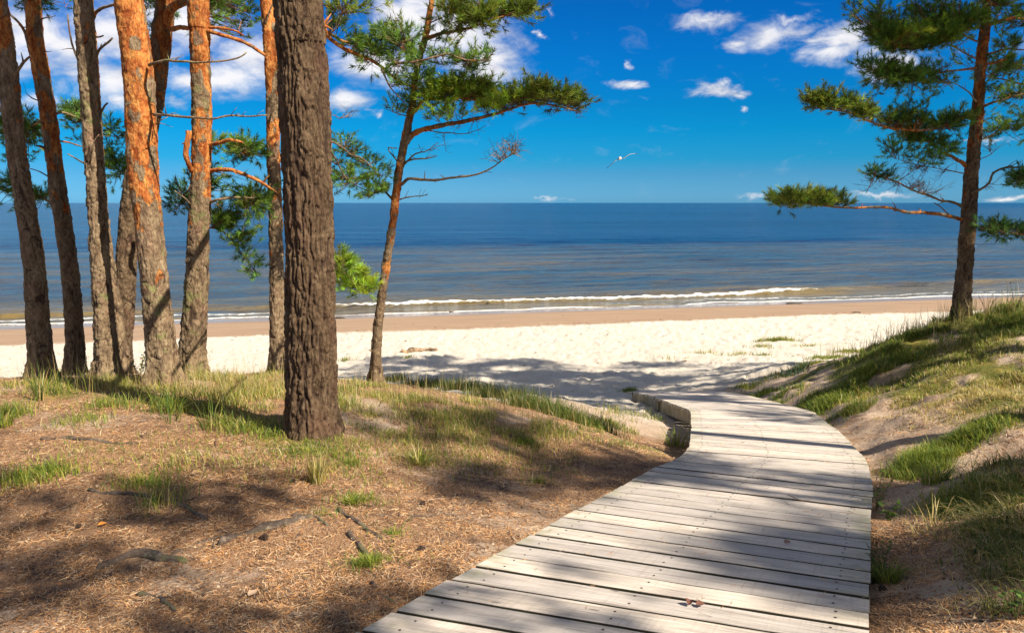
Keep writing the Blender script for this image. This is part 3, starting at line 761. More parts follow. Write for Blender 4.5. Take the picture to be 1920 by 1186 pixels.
    def mass(s, c, wx, wy, wz, dd, kind, needle=True, tuft=1.0, sk=None, n=26):
        if sk is None: sk = np.vstack(s.skel)[:, :3]
        area = wx * max(wz, .08) + .5 * wx * wy
        nb = max(2, int(area * 175 * dd / tuft**2)); r = rng
        # branchlets run from the nearest limb to points spread through the mass
        tgt = r.normal(size=(nb, 3)); tgt = tgt / np.linalg.norm(tgt, axis=1)[:, None] * r.random((nb, 1))**.4
        tgt = c + tgt * np.array([wx, wy, wz])
        d0 = sk[np.argsort(((sk - c)**2).sum(1))[:max(8, len(sk) // 60)]]
        pos, ax = [], []
        for g in tgt:
            o = d0[((d0 - g)**2 * (1, 1, 1.5)).sum(1).argmin()] + r.normal(size=3) * .005
            L = np.linalg.norm(g - o)
            if L < .04: continue
            midp = (o + g) / 2 + r.normal(size=3) * .07 * L + np.array([0, 0, -.04 * L])
            uu = np.linspace(0, 1, 6)[:, None]; B_ = (1 - uu)**2 * o + 2 * uu * (1 - uu) * midp + uu**2 * g
            rad = np.linspace(min(.004 + .006 * L, .012), .0018, 6)
            v, qq, tt, _, _ = tube(B_, rad, 3, cap=False); s.tw.add(v, qq, None, (.25, .1, .2))
            nt = 7 if needle else 5
            for e in range(nt):
                f = 1 - e * (.20 / max(L, .25)) * (.75 if needle else .9) * r.uniform(.7, 1.2) if e else 1.0
                f = max(f, .25); a = (1 - f)**2 * o + 2 * f * (1 - f) * midp + f**2 * g
                dr = unit(unit((g - midp) * (1, 1, .3)) * .7 + r.normal(size=3) * (.8, .8, .45) + np.array([0, 0, .62]))
                ln = r.uniform(.03, .15) * tuft if e else .0
                if e:
                    b2 = a + dr * ln; v, qq, tt, _, _ = tube(np.array([a, (a + b2) / 2 + r.normal(size=3) * .008, b2]), np.array([.003, .0024, .0014]), 3, cap=False); s.tw.add(v, qq, None, (.25, .1, .2))
                else: b2 = a
                if not needle:
                    for _k in range(2):
                        d3 = unit(dr + r.normal(size=3) * .6); b3 = b2 + d3 * r.uniform(.04, .12)
                        v, qq, tt, _, _ = tube(np.array([b2, (b2 + b3) / 2 + r.normal(size=3) * .01, b3]), np.array([.0022, .0018, .001]), 3, cap=False); s.tw.add(v, qq, None, (.1, .1, .3))
                if needle: pos.append(b2); ax.append(dr)
        if pos:
            pos, ax = np.array(pos), np.array(ax); M = len(pos)
            V, T, C = needles(pos, ax, r.uniform(.85, 1.15, M) * tuft, tone_of(M, kind, r), n)
            s.nb.add(V, None, T, None); s.nb.C[-1] = C
    def crown(s, z0, z1, r0, r1, npads, kind='dark', tuft=2.2, seed=0, dens=.5, n=14, cx=0, cy=0):
        """the crown above the frame: whorled boughs each with needle masses"""
        rr = random.Random(seed); sp = s.spine
        for k in range(npads):
            f = (k + rr.random()) / npads; z = z0 + (z1 - z0) * f
            i = int(np.argmin(np.abs(sp[:, 2] - s.root.location[2] - z))); o = sp[i, :3]
            a = k * 2.4 + rr.uniform(-.4, .4); R = r0 + (r1 - r0) * f; R *= rr.uniform(.7, 1.15)
            e = o + np.array([math.cos(a) * R + cx, math.sin(a) * R + cy, R * rr.uniform(.05, .35)])
            P, q = resample(spline(np.array([o, (o + e) / 2 + np.array([0, 0, -.12 * R]), e]), 6), .12)
            Rr = np.linspace(max(.018, .022 * R), .008, len(P)); V, Qd, Tr, _, _ = tube(P, Rr, 6)
            b = Batch(); b.add(V, Qd, Tr, (.8, 0, .1)); b.build("branch", MAT_BARK, s.root, s.root)
            sk = P
            for g in range(rr.choice([2, 3])):
                w = rr.uniform(.35, .6) * (.6 + .25 * R); fr = rr.uniform(.55, 1.05)
                c = o + (e - o) * fr + np.array([rr.uniform(-.3, .3), rr.uniform(-.3, .3), rr.uniform(.0, .25)])
                s.mass(c, w, w * .85, w * .33, dens, kind, True, tuft, sk, n)
        return s
    def done(s):
        # one crown mesh: twigs (bark) and needles
        Vt, Vn = np.vstack(s.tw.V), (np.vstack(s.nb.V) if s.nb.V else np.zeros((0, 3)))
        Qt = np.vstack(s.tw.Q); Tn = (np.vstack(s.nb.T) + len(Vt)) if s.nb.V else np.zeros((0, 3), int)
        mesh_np("crown", shifted(np.vstack([Vt, Vn]), s.root), Qt, Tn, [MAT_BARK, MAT_NEEDLE], s.root,
                np.vstack(s.tw.C + s.nb.C), False, np.r_[np.zeros(len(Qt), int), np.ones(len(Tn), int)])

ORG_LOW = [(0, -.35), (1.2, -.1), (1.9, .45), (2.6, .95), (9, 1.1)]
GL = "pines on the left of the dune crest"
# T1 leftmost
t1 = Pine("leftmost pine, leaning left, grey scaly bark turning orange at the top", group=GL)
t1.trunk([(79,712,43),(77,660,41),(71,600,40),(66,520,37),(58,450,36),(50,400,34),(38,330,33),(29,270,32),(20,190,34),(14,130,35),(5,60,34),(-6,0,33)], 8.8, [(0,-.3),(2.2,.0),(2.9,.15),(3.7,.55),(9,1)], .2, 11.5, pale=.85, seed=11)
t1.limb([(22,150,8.8),(33,132,8.75),(45,116,8.7),(58,106,8.65)], .024, .010, .2, "dead_branch", snag=2)
t1.limb([(43,117,8.7),(41,105,8.7),(40,98,8.7)], .012, .004, .2, "dead_branch")
t1.crown(6.6, 11.3, 2.0, .8, 9, seed=1); t1.done()
# T2
t2 = Pine("slender orange pine second from the left, leaning left over grass", group=GL)
t2.trunk([(142,697,34),(141,640,32),(136,560,31),(129,490,30),(119,420,30),(109,360,30),(103,310,28),(98,270,28),(88,200,28),(76,130,28),(66,70,28),(61,0,27)], 9.6, [(0,-.2),(1.3,.05),(2.2,.35),(2.9,.85),(9,1.1)], .1, 12, pale=.75, seed=12)
t2.limb([(56,88,9.6),(47,62,9.55),(30,38,9.5),(12,20,9.5)], .022, .012, .2, "dead_branch", snag=2)
t2.limb([(80,36,9.6),(92,33,9.5),(102,29,9.5)], .010, .004, .1, "dead_branch")
t2.limb([(84,96,9.6),(90,97,9.5),(97,97,9.5)], .008, .003, .1, "dead_branch")
t2.limb([(82,238,9.6),(74,228,9.45),(68,224,9.4)], .020, .010, .2, "dead_branch")
t2.limb([(84,278,9.6),(76,274,9.5),(69,274,9.4)], .020, .010, .2, "dead_branch")
t2.limb([(93,332,9.6),(75,322,9.5),(55,317,9.5)], .010, .005, .1, "dead_branch", snag=1)
t2.limb([(72,188,9.6),(60,184,9.5),(48,176,9.5)], .010, .005, .1, "dead_branch", snag=1)
t2.limb([(104,388,9.65),(85,374,9.9),(72,366,10.2),(30,345,10.4),(-20,335,10.6)], .016, .006, .2)
t2.limb([(84,225,9.65),(60,235,10),(30,240,10.3),(-10,232,10.5)], .016, .006, .3)
t2.limb([(92,218,9.65),(120,212,9.9),(150,222,10.1),(190,232,10.3),(215,250,10.4)], .018, .006, .3)
t2.limb([(98,262,9.65),(140,270,10.1),(190,290,10.4),(225,320,10.5)], .014, .005, .3)
t2.pads([(12,235,35,35),(55,250,30,28),(70,275,22,18),(30,290,35,22),(130,205,35,20),(150,228,35,18),(165,215,20,14),(15,345,30,22),(60,372,40,24),(10,385,30,14),(80,398,14,12,.7),(25,200,25,14,.6)], 10.3, 'green', .85)
t2.pads([(205,240,22,13),(205,262,14,16,.7),(215,290,30,18),(212,325,35,18),(205,345,20,14,.7),(225,305,18,16),(150,250,25,10,.6),(130,230,20,12,.6)], 10.4, 'green', .8)
t2.pads([(95,10,40,13,.8),(60,14,35,8,.7)], 9.9, 'dark', .8)
t2.crown(6.8, 12, 2.0, .8, 9, seed=2); t2.done()
# T3 front
t3 = Pine("pine third from the left with pale scaly bark, standing in front of a close twin", group=GL)
t3.trunk([(198,714,35),(198,660,36),(196,610,36),(191,540,35),(187,480,34),(184,420,34),(181,370,34),(178,320,33),(174,270,33),(170,200,33),(165,135,34),(160,60,34),(155,0,34)], 8.7, [(0,-.3),(2.5,-.1),(4,.05),(4.5,.2),(7,1)], .42, 11.5, seed=13, rough=.016)
t3.limb([(148,118,8.7),(139,95,8.65),(132,60,8.6),(128,26,8.6)], .014, .007, -.1, "dead_branch", snag=2)
t3.limb([(160,308,8.7),(148,302,8.6),(137,296,8.5),(126,290,8.5)], .011, .006, -.1, "dead_branch")
t3.limb([(168,308,8.52),(173,284,8.42),(178,264,8.4),(185,252,8.38)], .012, .005, -.2, "dead_branch", snag=1)
t3.crown(6.8, 11.5, 1.9, .8, 8, seed=3); t3.done()
t3b = Pine("orange-topped pine half hidden behind the pale scaly trunk", group=GL)
t3b.trunk([(226,692,30),(219,640,30),(212,580,30),(203,520,30),(194,460,30),(187,400,30),(183,350,29),(180,300,28),(177,250,28),(174,200,28),(170,135,28),(165,60,26),(160,0,25)], 9.2, [(0,-.3),(2.2,-.05),(3,.2),(3.4,.9),(9,1.1)], .15, 11.5, seed=14)
t3b.limb([(174,34,9.2),(180,24,9.1),(195,14,9.0),(212,9,8.9),(240,-6,8.8)], .022, .012, .3, "branch", snag=1)
t3b.limb([(176,112,9.1),(185,96,9.0),(198,84,8.95),(211,72,8.9)], .020, .010, -.3, "dead_branch", snag=2)
t3b.limb([(184,224,9.1),(190,210,9.0),(196,198,8.95),(203,192,8.95)], .020, .009, -.3, "dead_branch", snag=1)
t3b.limb([(180,70,9.1),(188,70,9.1),(194,68,9.1)], .012, .008, .2, "dead_branch")
t3b.crown(6.8, 11.5, 1.8, .8, 8, seed=4); t3b.done()
# T4 the dark one bending behind the big orange trunk
t4 = Pine("brown pine curving behind the thick orange trunk, its fork above dead branches", group=GL)
t4.trunk([(228,690,33),(231,640,31),(234,580,34),(236,520,36),(238,480,37),(242,420,36),(248,360,36),(258,310,36),(270,265,36),(283,215,36),(292,165,36),(298,110,36),(304,55,36),(311,0,34)], 9.8, [(0,-.4),(2.6,-.2),(3.3,.1),(3.8,.6),(9,1.1)], .05, 11.5, pale=.3, seed=15)
t4.limb([(312,58,9.8),(326,54,9.6),(350,52,9.3),(380,56,9.1),(420,66,9.0),(455,78,9.0),(480,92,9.0),(497,104,9.0)], .032, .018, .8, snag=3)
t4.limb([(315,55,9.8),(316,30,9.7),(325,14,9.6),(345,4,9.5),(375,-12,9.4)], .060, .045, .8)
t4.limb([(388,53,9.1),(410,53,9.0),(435,57,9.0),(446,60,9.0),(457,67,9.0)], .022, .008, .9, "dead_branch", snag=4)
t4.crown(6.4, 11.5, 2.0, .8, 9, seed=5, dens=.5)
t4.pads([(295,20,24,30,.8),(330,35,20,16,.6),(285,60,16,14,.5),(305,78,12,8,.5)], 10.3, 'dark', .8); t4.done()
# T5 big orange
t5 = Pine("thick pine with glowing orange flaking bark and dark scars, leaning left", group=GL)
t5.trunk([(309,724,56),(305,680,53),(300,630,52),(293,560,50),(287,495,49),(282,450,49),(277,400,49),(270,340,52),(266,280,54),(263,200,53),(259,135,53),(250,60,52),(241,0,51)], 8.3, [(0,-.5),(.7,-.25),(1.2,.1),(1.7,.45),(2.2,.85),(2.6,1.0),(9,1.1)], .42, 12.5, seed=16, rough=.016)
t5.limb([(280,122,8.2),(292,117,8.05),(310,114,8),(340,116,7.9),(370,117,7.85),(400,117,7.8),(430,113,7.8),(452,106,7.8),(462,98,7.8)], .017, .007, -.1, "dead_branch", .5, snag=9)
t5.limb([(288,216,8.2),(310,215,8.0),(350,219,7.9),(400,222,7.8),(430,217,7.8),(465,219,7.8),(500,216,7.8)], .016, .007, -.2, "dead_branch", .3, snag=9)
t5.limb([(292,232,8.2),(303,224,8.1),(315,219,8.1)], .010, .004, -.2, "dead_branch", snag=2)
t5.crown(7.2, 12.5, 2.2, .9, 10, seed=6); t5.done()
# T6
t6 = Pine("orange pine with a broken crooked stub and mossy lower trunk, sixth from the left", group=GL)
t6.trunk([(358,702,47),(360,660,46),(363,620,45),(367,560,43),(371,495,41),(372,440,40),(374,400,39),(377,340,36),(378,270,35),(378,200,35),(376,135,35),(374,60,36),(371,0,38)], 9.1, [(0,-.45),(1.2,-.2),(1.7,.15),(2.3,.55),(2.8,.95),(9,1.1)], .5, 12, pale=.75, seed=17, rough=.015)
t6.limb([(360,322,9.0),(351,300,8.9),(349,285,8.88),(352,266,8.88),(355,252,8.9),(355,244,8.9)], .028, .034, .8, "dead_branch", snag=1)
t6.limb([(392,272,9.1),(405,268,9.0),(420,264,8.95),(436,262,8.9),(455,268,9.2),(470,285,9.5)], .027, .010, .9, snag=2)
t6.limb([(392,321,9.1),(415,317,9.0),(440,320,8.95),(470,331,8.95),(492,343,9.0),(510,356,9.3)], .027, .016, .9, snag=3)
t6.limb([(392,380,9.1),(405,374,9.0),(425,371,9.0),(455,369,9.1),(480,372,9.3)], .020, .008, -.2, grn=.5, snag=2)
t6.limb([(358,384,9.0),(348,372,8.9),(335,362,8.85),(328,356,8.85)], .012, .005, -.2, "dead_branch", grn=.4)
t6.limb([(390,425,9.2),(415,432,9.5),(440,455,9.6),(460,485,9.6),(480,510,9.6)], .014, .005, .2)
t6.limb([(364,350,9.2),(350,360,9.6),(335,385,9.9),(325,405,10)], .012, .005, .2)
t6.pads([(425,285,42,20),(455,300,42,20),(480,285,24,22),(440,265,30,10,.7),(410,320,18,12,.8),(425,345,40,14,.8),(450,385,55,22),(415,395,30,22),(470,415,34,26),(430,430,34,20),(400,380,16,20),(488,440,16,18),(450,455,20,16),(465,482,22,14),(480,512,16,10),(495,390,14,30),(485,350,20,14)], 9.5, 'green', .9)
t6.pads([(345,385,26,16),(335,352,18,10,.7),(350,400,22,12),(325,395,12,8,.8),(345,335,14,8,.6)], 9.8, 'dark', .9)
t6.pads([(430,22,46,28),(460,42,34,18),(480,20,20,26),(420,0,40,16),(400,72,18,12,.5),(455,60,20,8,.7)], 9.9, 'green', .8)
t6.crown(6.6, 12, 2.0, .8, 9, seed=7); t6.done()
# T7
t7 = Pine("thin straight orange pine just left of the big dark trunk", group=GL)
t7.trunk([(520,698,28),(520,660,27),(520,620,27),(519,560,26),(518,495,26),(517,440,25),(517,400,25),(514,330,24),(512,270,24),(511,200,23),(509,135,23),(505,60,24),(500,0,24)], 9.5, [(0,-.1),(1.5,.15),(2.2,.4),(2.8,.5),(3.6,.9),(9,1.1)], .1, 11.5, seed=18)
t7.limb([(505,232,9.4),(508,216,9.3),(514,203,9.28),(524,197,9.28)], .014, .008, -.2, "dead_branch")
t7.limb([(497,45,9.4),(505,22,9.35),(512,8,9.35)], .012, .008, -.2, "dead_branch")
t7.crown(6.6, 11.5, 1.6, .7, 7, seed=8); t7.done()
# T8 the big one
t8 = Pine("big foreground pine with deeply furrowed dark grey-brown bark and mossy root collar")
t8.trunk([(586,812,104),(584,780,97),(583,720,95),(583,630,94),(582,560,92),(581,495,90),(579,400,89),(576,330,91),(573,250,92),(569,135,92),(563,60,91),(558,0,90)], 5.9, [(0,-.45),(1,-.32),(3.4,-.35),(5,.1),(7,1)], .02, 13, fine=.0085, deep=True, seed=19, flare=.13)
t8.limb([(590,30,6.0),(602,48,7.0),(612,66,8.2),(641,89,8.4),(671,103,8.5),(702,115,8.6),(722,130,8.6),(745,150,8.7),(776,165,8.8)], .052, .012, .95, snag=10)
t8.limb([(600,46,7.2),(612,58,8.2),(630,70,8.5),(644,76,8.6),(670,82,8.7),(695,84,8.8),(715,72,8.9)], .026, .010, .8, snag=6)
t8.limb([(722,129,8.6),(735,119,8.6),(749,118,8.5),(775,116,8.5),(796,113,8.4),(820,106,8.4),(840,101,8.4),(860,108,8.4),(877,112,8.4),(905,114,8.4),(920,116,8.4)], .016, .006, .1, snag=6)
t8.limb([(742,121,8.6),(750,104,8.6),(758,86,8.6),(762,78,8.6)], .008, .004, .1)
t8.limb([(716,128,8.6),(728,155,8.6),(745,178,8.7),(762,196,8.8)], .011, .005, 0)
t8.limb([(616,66,8.2),(628,56,8.1),(636,44,8.1),(640,28,8.1)], .010, .004, -.2, "dead_branch", snag=4)
t8.limb([(600,250,6.6),(618,262,8.2),(640,277,8.6),(660,290,8.8),(680,297,8.9),(695,310,9.0),(712,330,9.0)], .022, .006, .1, snag=5)
t8.limb([(610,270,7.6),(630,300,8.6),(650,335,8.8),(675,352,9.0),(700,362,9.0)], .016, .005, .1, snag=4)
t8.limb([(604,480,6.4),(622,486,7.6),(636,500,8.4),(655,520,8.6),(680,545,8.6)], .018, .006, 0)
t8.limb([(610,220,7.2),(622,215,8.4),(640,222,8.6),(660,218,8.6)], .008, .003, 0, "dead_branch", snag=8)
t8.pads([(655,62,28,13,.8),(700,78,38,18),(735,68,24,12),(718,58,20,11),(690,100,36,14,.8),(735,100,36,18),(757,80,22,16),(742,140,26,12,.8),(684,126,10,9,.8),(800,128,30,14,.8),(775,90,20,14,.7),(725,160,20,10,.5),(880,118,35,12,.7),(905,100,20,7,.6),(900,128,26,10,.8),(855,130,34,14,.8)], 8.6, 'green', 1.0)
t8.pads([(636,268,22,10,.8),(655,282,24,10,.7),(640,300,26,14,.7),(665,318,32,14,.8),(695,322,22,12),(715,332,16,12),(655,345,38,14,.8),(690,352,34,14),(720,352,14,10),(640,362,26,8,.7),(675,370,30,6,.7),(625,320,10,20,.6)], 8.9, 'green', .8)
t8.pads([(650,500,20,14,1.1),(662,522,26,16,1.4),(680,540,20,14,1.4),(640,515,14,22,1.2),(660,545,24,9,1.1),(636,495,9,12,1.0)], 8.5, 'bright', 1.2)
t8.pads([(650,10,55,12,.7),(700,18,50,8,.5),(630,-5,40,10)], 8.4, 'olive', .7)
t8.pads([(650,225,30,18,.5),(640,290,30,35,.5)], 8.8, 'green', .6, needle=False)
t8.crown(7.5, 13, 2.6, 1.0, 11, seed=9); t8.done()
# T9
t9 = Pine("thin leaning pine on the dune edge with layered green boughs reaching to the right")
Y9 = 9.0
t9.trunk([(705,715,20),(705,690,19),(706,655,18),(709,610,17),(714,570,16),(720,525,15.5),(726,487,15),(733,440,14),(739,400,13.5),(746,337,15),(752,300,15),(758,268,15),(766,230,14),(773,198,13),(777,165,12),(782,132,11.5),(789,100,11),(798,66,10.5),(805,30,10),(810,0,9.5)], Y9, [(0,-.3),(.8,-.1),(1.3,.15),(1.9,.7),(9,1.1)], .25, 6.6, toprad=.02, pale=.5, seed=20, rough=.006, flare=.5)
t9.limb([(702,664,9),(698,658,8.95),(693,655,8.92)], .014, .010, -.2, "dead_branch")
t9.limb([(760,270,9),(768,259,9),(778,250,8.98),(792,244,8.95),(809,239,8.9),(835,234,8.85),(863,229,8.8),(900,221,8.7),(931,213,8.65),(960,203,8.6),(985,196,8.6),(1010,194,8.6),(1040,197,8.6),(1083,207,8.6)], .036, .006, .55, snag=10)
t9.limb([(752,346,9),(760,339,8.95),(769,335,8.9),(795,337,8.85),(823,337,8.8),(845,334,8.75),(863,332,8.7),(890,328,8.65),(911,321,8.6),(928,310,8.6),(940,300,8.6),(960,288,8.6)], .020, .006, 0, snag=7)
t9.limb([(796,74,9),(810,69,8.95),(828,63,8.9),(847,59,8.85),(866,55,8.8),(884,51,8.75),(905,44,8.7),(925,36,8.7),(960,25,8.7)], .026, .007, .55, snag=6)
t9.limb([(778,208,9),(785,200,8.9),(792,191,8.85),(803,187,8.8),(820,187,8.8),(850,184,8.8),(890,188,8.8)], .024, .007, .95, snag=3)
t9.limb([(758,308,9),(768,297,8.9),(776,290,8.85),(787,286,8.8),(797,285,8.8),(810,276,8.8),(820,268,8.8)], .012, .004, -.1, "dead_branch", snag=4)
t9.limb([(760,303,9),(775,299,8.9),(790,298,8.85),(805,296,8.8),(820,292,8.8)], .013, .005, -.1, "dead_branch", snag=4)
t9.limb([(745,303,9),(738,293,8.95),(730,283,8.9),(728,276,8.9),(736,277,8.88),(745,277,8.88)], .010, .005, -.1, "dead_branch", snag=3)
t9.limb([(737,374,9),(728,364,9.05),(716,352,9.1),(708,336,9.1)], .016, .006, .5, snag=2)
t9.limb([(749,374,9),(762,370,8.95),(776,369,8.9),(790,368,8.9),(803,365,8.9)], .009, .004, -.1, "dead_branch", snag=7)
t9.limb([(764,219,9),(752,215,8.95),(738,210,8.9),(725,205,8.9)], .008, .003, -.1, "dead_branch", snag=2)
t9.limb([(790,243,8.95),(830,248,8.9),(870,250,8.9),(895,244,8.9),(912,234,8.9)], .008, .003, -.2, snag=8)
t9.limb([(803,44,9),(815,40,8.95),(828,34,8.9),(850,20,8.8)], .009, .004, .2, snag=3)
t9.limb([(1000,194,8.6),(1040,192,8.6),(1070,204,8.6),(1090,218,8.6)], .005, .002, -.2, snag=8)
t9.pads([(805,168,34,14),(850,158,46,17),(895,160,46,17),(830,178,40,12),(875,182,50,13),(925,178,46,14),(915,195,40,9),(960,190,46,10),(820,205,36,8,.8),(850,205,40,9,.9),(790,190,14,10)], 8.8, 'bright', 1.05)
t9.pads([(965,170,42,14),(1000,160,34,14),(1035,168,36,14),(1065,178,30,12),(1000,180,50,9),(1050,188,40,7),(1090,200,18,9),(990,148,10,9),(870,150,40,12),(1085,175,18,10),(930,160,30,12)], 8.65, 'olive', 1.1)
t9.pads([(855,30,34,14),(885,18,42,18),(920,28,40,13),(950,12,44,16),(985,8,36,14),(1010,15,26,12),(905,42,30,8,.8),(985,34,22,6,.8),(840,45,24,8,.8),(850,85,14,8,.4),(920,68,16,8,.7),(905,62,12,7,.6),(870,4,60,8)], 8.75, 'olive', 1.05)
t9.pads([(780,110,22,12,.7),(820,95,26,10,.6),(800,140,18,10,.6),(740,200,22,9,.9),(756,186,12,7,.7),(790,150,16,8,.6)], 8.9, 'green', .9)
t9.pads([(945,278,24,14,.6),(962,268,22,12,.5),(925,296,20,9,.6),(972,280,12,14,.5)], 8.6, 'green', 2.2, needle=False)
t9.pads([(885,242,30,8,.6),(830,75,40,20,.25),(1060,212,26,10,.6),(870,75,30,16,.4),(830,285,20,10,.4)], 8.8, 'green', 1.0, needle=False)
t9.crown(5.0, 6.7, 1.3, .5, 7, 'olive', 1.4, seed=10, dens=.7); t9.done()
# T10
tA = Pine("pine on the right dune crest with dark layered boughs and a long low left branch")
YA = 11.2
tA.trunk([(1801,594,31),(1803,570,30),(1806,530,29),(1810,490,27),(1813,445,27),(1817,400,27),(1820,345,25),(1823,310,23),(1827,270,22),(1831,230,21),(1834,200,20),(1836,165,19),(1838,135,18),(1843,90,18),(1847,50,17),(1852,0,15)], YA, [(0,-.4),(1.3,-.2),(2,.2),(2.6,.75),(9,1.0)], .3, 9.2, toprad=.02, pale=.15, seed=22, rough=.010, flare=.3)
tA.limb([(1803,411,11.2),(1785,406,11.1),(1765,403,11.0),(1735,399,10.9),(1700,397,10.8),(1670,390,10.7),(1640,388,10.6),(1600,389,10.6),(1560,387,10.6),(1520,382,10.6),(1470,380,10.6)], .030, .008, .5, snag=14)
tA.limb([(1806,390,11.2),(1790,380,11.1),(1765,375,11.0),(1740,366,10.9),(1715,357,10.9),(1690,345,10.9),(1662,334,10.9),(1640,328,10.9),(1618,324,10.9)], .022, .005, .3, snag=20)
tA.limb([(1780,404,11.1),(1765,390,11.1),(1750,380,11.1)], .010, .006, .2)
tA.limb([(1812,310,11.2),(1798,300,11.1),(1782,291,11.0),(1766,284,11.0),(1750,270,11.0),(1730,262,11.0)], .034, .010, .8, snag=3)
tA.limb([(1828,210,11.2),(1805,222,11.1),(1780,232,11.0),(1750,241,10.9),(1720,244,10.8),(1690,242,10.8),(1655,236,10.7),(1625,225,10.7),(1598,214,10.7),(1570,208,10.7),(1540,202,10.7)], .030, .008, .6, snag=14)
tA.limb([(1834,128,11.2),(1810,130,11.1),(1780,133,11.0),(1750,138,10.9),(1715,141,10.9),(1680,137,10.9),(1640,132,10.9),(1615,130,10.9)], .018, .005, .3, snag=10)
tA.limb([(1843,50,11.2),(1815,56,11.1),(1790,68,11.0),(1765,80,10.9),(1735,88,10.9),(1700,88,10.9),(1670,80,10.8)], .022, .006, .2, snag=8)
tA.limb([(1838,80,11.2),(1815,70,11.1),(1800,62,11.0)], .016, .010, .3)
tA.limb([(1830,190,11.1),(1818,175,11.0),(1800,162,10.9),(1775,148,10.9)], .012, .005, 0, snag=4)
tA.limb([(1828,110,11.1),(1800,95,11.0),(1770,78,10.9)], .012, .005, 0, snag=4)
tA.limb([(1848,50,11.2),(1865,43,11.1),(1885,38,11.0),(1905,34,11.0),(1940,38,11.0)], .030, .015, .8, snag=3)
tA.limb([(1842,102,11.2),(1865,98,11.1),(1890,92,11.1),(1930,94,11.1)], .018, .008, .3, snag=4)
tA.limb([(1840,122,11.2),(1865,118,11.1),(1885,112,11.1),(1905,120,11.1),(1940,126,11.1)], .022, .010, .9, snag=5)
tA.limb([(1836,204,11.2),(1855,194,11.1),(1880,186,11.1),(1900,180,11.1),(1940,176,11.1)], .022, .008, .4, snag=5)
tA.limb([(1822,272,11.2),(1850,258,11.1),(1875,244,11.1),(1900,236,11.1),(1940,225,11.1)], .014, .005, .2, snag=6)
tA.limb([(1821,362,11.1),(1840,354,11.0),(1855,342,11.0),(1862,325,11.0),(1880,316,11.0),(1905,313,11.0),(1950,315,11.0)], .018, .012, -.2, snag=10)
tA.limb([(1822,308,11.0),(1835,300,10.9),(1848,294,10.9),(1860,288,10.9)], .008, .005, -.2, "dead_branch")
tA.limb([(1808,325,11.1),(1790,322,11.0),(1765,318,10.9),(1735,312,10.9),(1700,305,10.9),(1680,298,10.9)], .009, .003, -.1, "dead_branch", snag=16)
tA.limb([(1803,470,11.0),(1798,468,10.95),(1794,466,10.95)], .014, .008, -.2, "dead_branch")
tA.limb([(1803,438,11.0),(1798,438,10.95)], .014, .010, -.2, "dead_branch")
k1 = 1.25
tA.pads([(1462,374,24,11,1.3),(1500,370,32,13,1.3),(1535,363,30,12,1.3),(1560,372,24,11,1.2),(1480,387,26,5,1.0),(1520,382,34,8,1.0),(1580,380,14,6,.8),(1445,372,12,8,1)], 10.6, 'olive', k1)
tA.pads([(1515,180,22,11,1.2),(1548,178,30,14,1.2),(1580,186,24,14,1.2),(1530,198,28,9,1.1),(1570,202,30,8,1.1),(1610,195,22,11,1.1),(1640,212,30,14,1),(1615,215,25,10,.9),(1665,225,26,14,.9),(1650,180,18,9,.9)], 10.7, 'olive', k1)
tA.pads([(1690,165,42,16),(1720,185,42,16),(1690,200,34,14),(1715,205,24,10),(1760,165,34,12,.7),(1650,160,26,12),(1625,133,26,11),(1665,128,36,10,.9),(1705,150,46,12),(1740,130,34,12,.6)], 10.9, 'green', 1.1)
tA.pads([(1735,240,44,11),(1775,230,36,11),(1700,255,36,12),(1670,265,30,10,.8),(1745,258,34,12),(1790,255,26,10,.8),(1700,272,40,8,.8),(1770,285,34,11,.9),(1745,290,26,10,.8),(1810,218,18,7),(1795,268,18,10,.8)], 10.95, 'green', 1.1)
tA.pads([(1620,15,40,17),(1665,20,46,18),(1720,25,50,20),(1775,28,46,20),(1815,30,34,20),(1625,42,36,13),(1670,50,46,14),(1735,55,50,15),(1790,58,36,12),(1650,72,36,10),(1700,78,50,12),(1745,80,40,9),(1680,92,44,8),(1720,95,40,7,.9),(1740,45,40,10),(1610,60,18,9,.8),(1770,0,90,14)], 10.9, 'green', 1.2)
tA.pads([(1745,48,30,8,1.2),(1730,62,26,8,1),(1800,70,30,8,.8)], 10.6, 'bright', 1.1)
tA.pads([(1885,8,40,12),(1910,22,26,12),(1900,60,30,13,.8),(1890,80,24,10,.7),(1880,135,24,12,.8),(1905,150,26,16,.8),(1870,165,26,12,.7),(1905,185,22,10,.7),(1905,205,24,12,.8),(1870,225,20,8,.5),(1895,245,26,12,.8),(1860,250,24,9,.6),(1845,262,16,8,.6),(1905,262,16,10,.6),(1870,55,20,8,.5)], 11.1, 'green', 1.1)
tA.pads([(1690,345,46,16,.9),(1730,335,40,16,.8),(1640,355,34,10,.6),(1760,355,34,14,.6),(1745,305,40,12,.6),(1700,312,30,10,.5),(1860,345,24,10,.4),(1780,110,34,26,.35),(1870,275,30,12,.4)], 10.9, 'green', 1.0, needle=False)
tA.pads([(1640,328,18,7,.7),(1660,338,16,7,.5),(1625,322,12,5,.8)], 10.9, 'dark', 1.0)
tA.crown(5.6, 9.1, 3.1, 1.5, 19, 'green', 1.9, seed=12, dens=.9); tA.done()
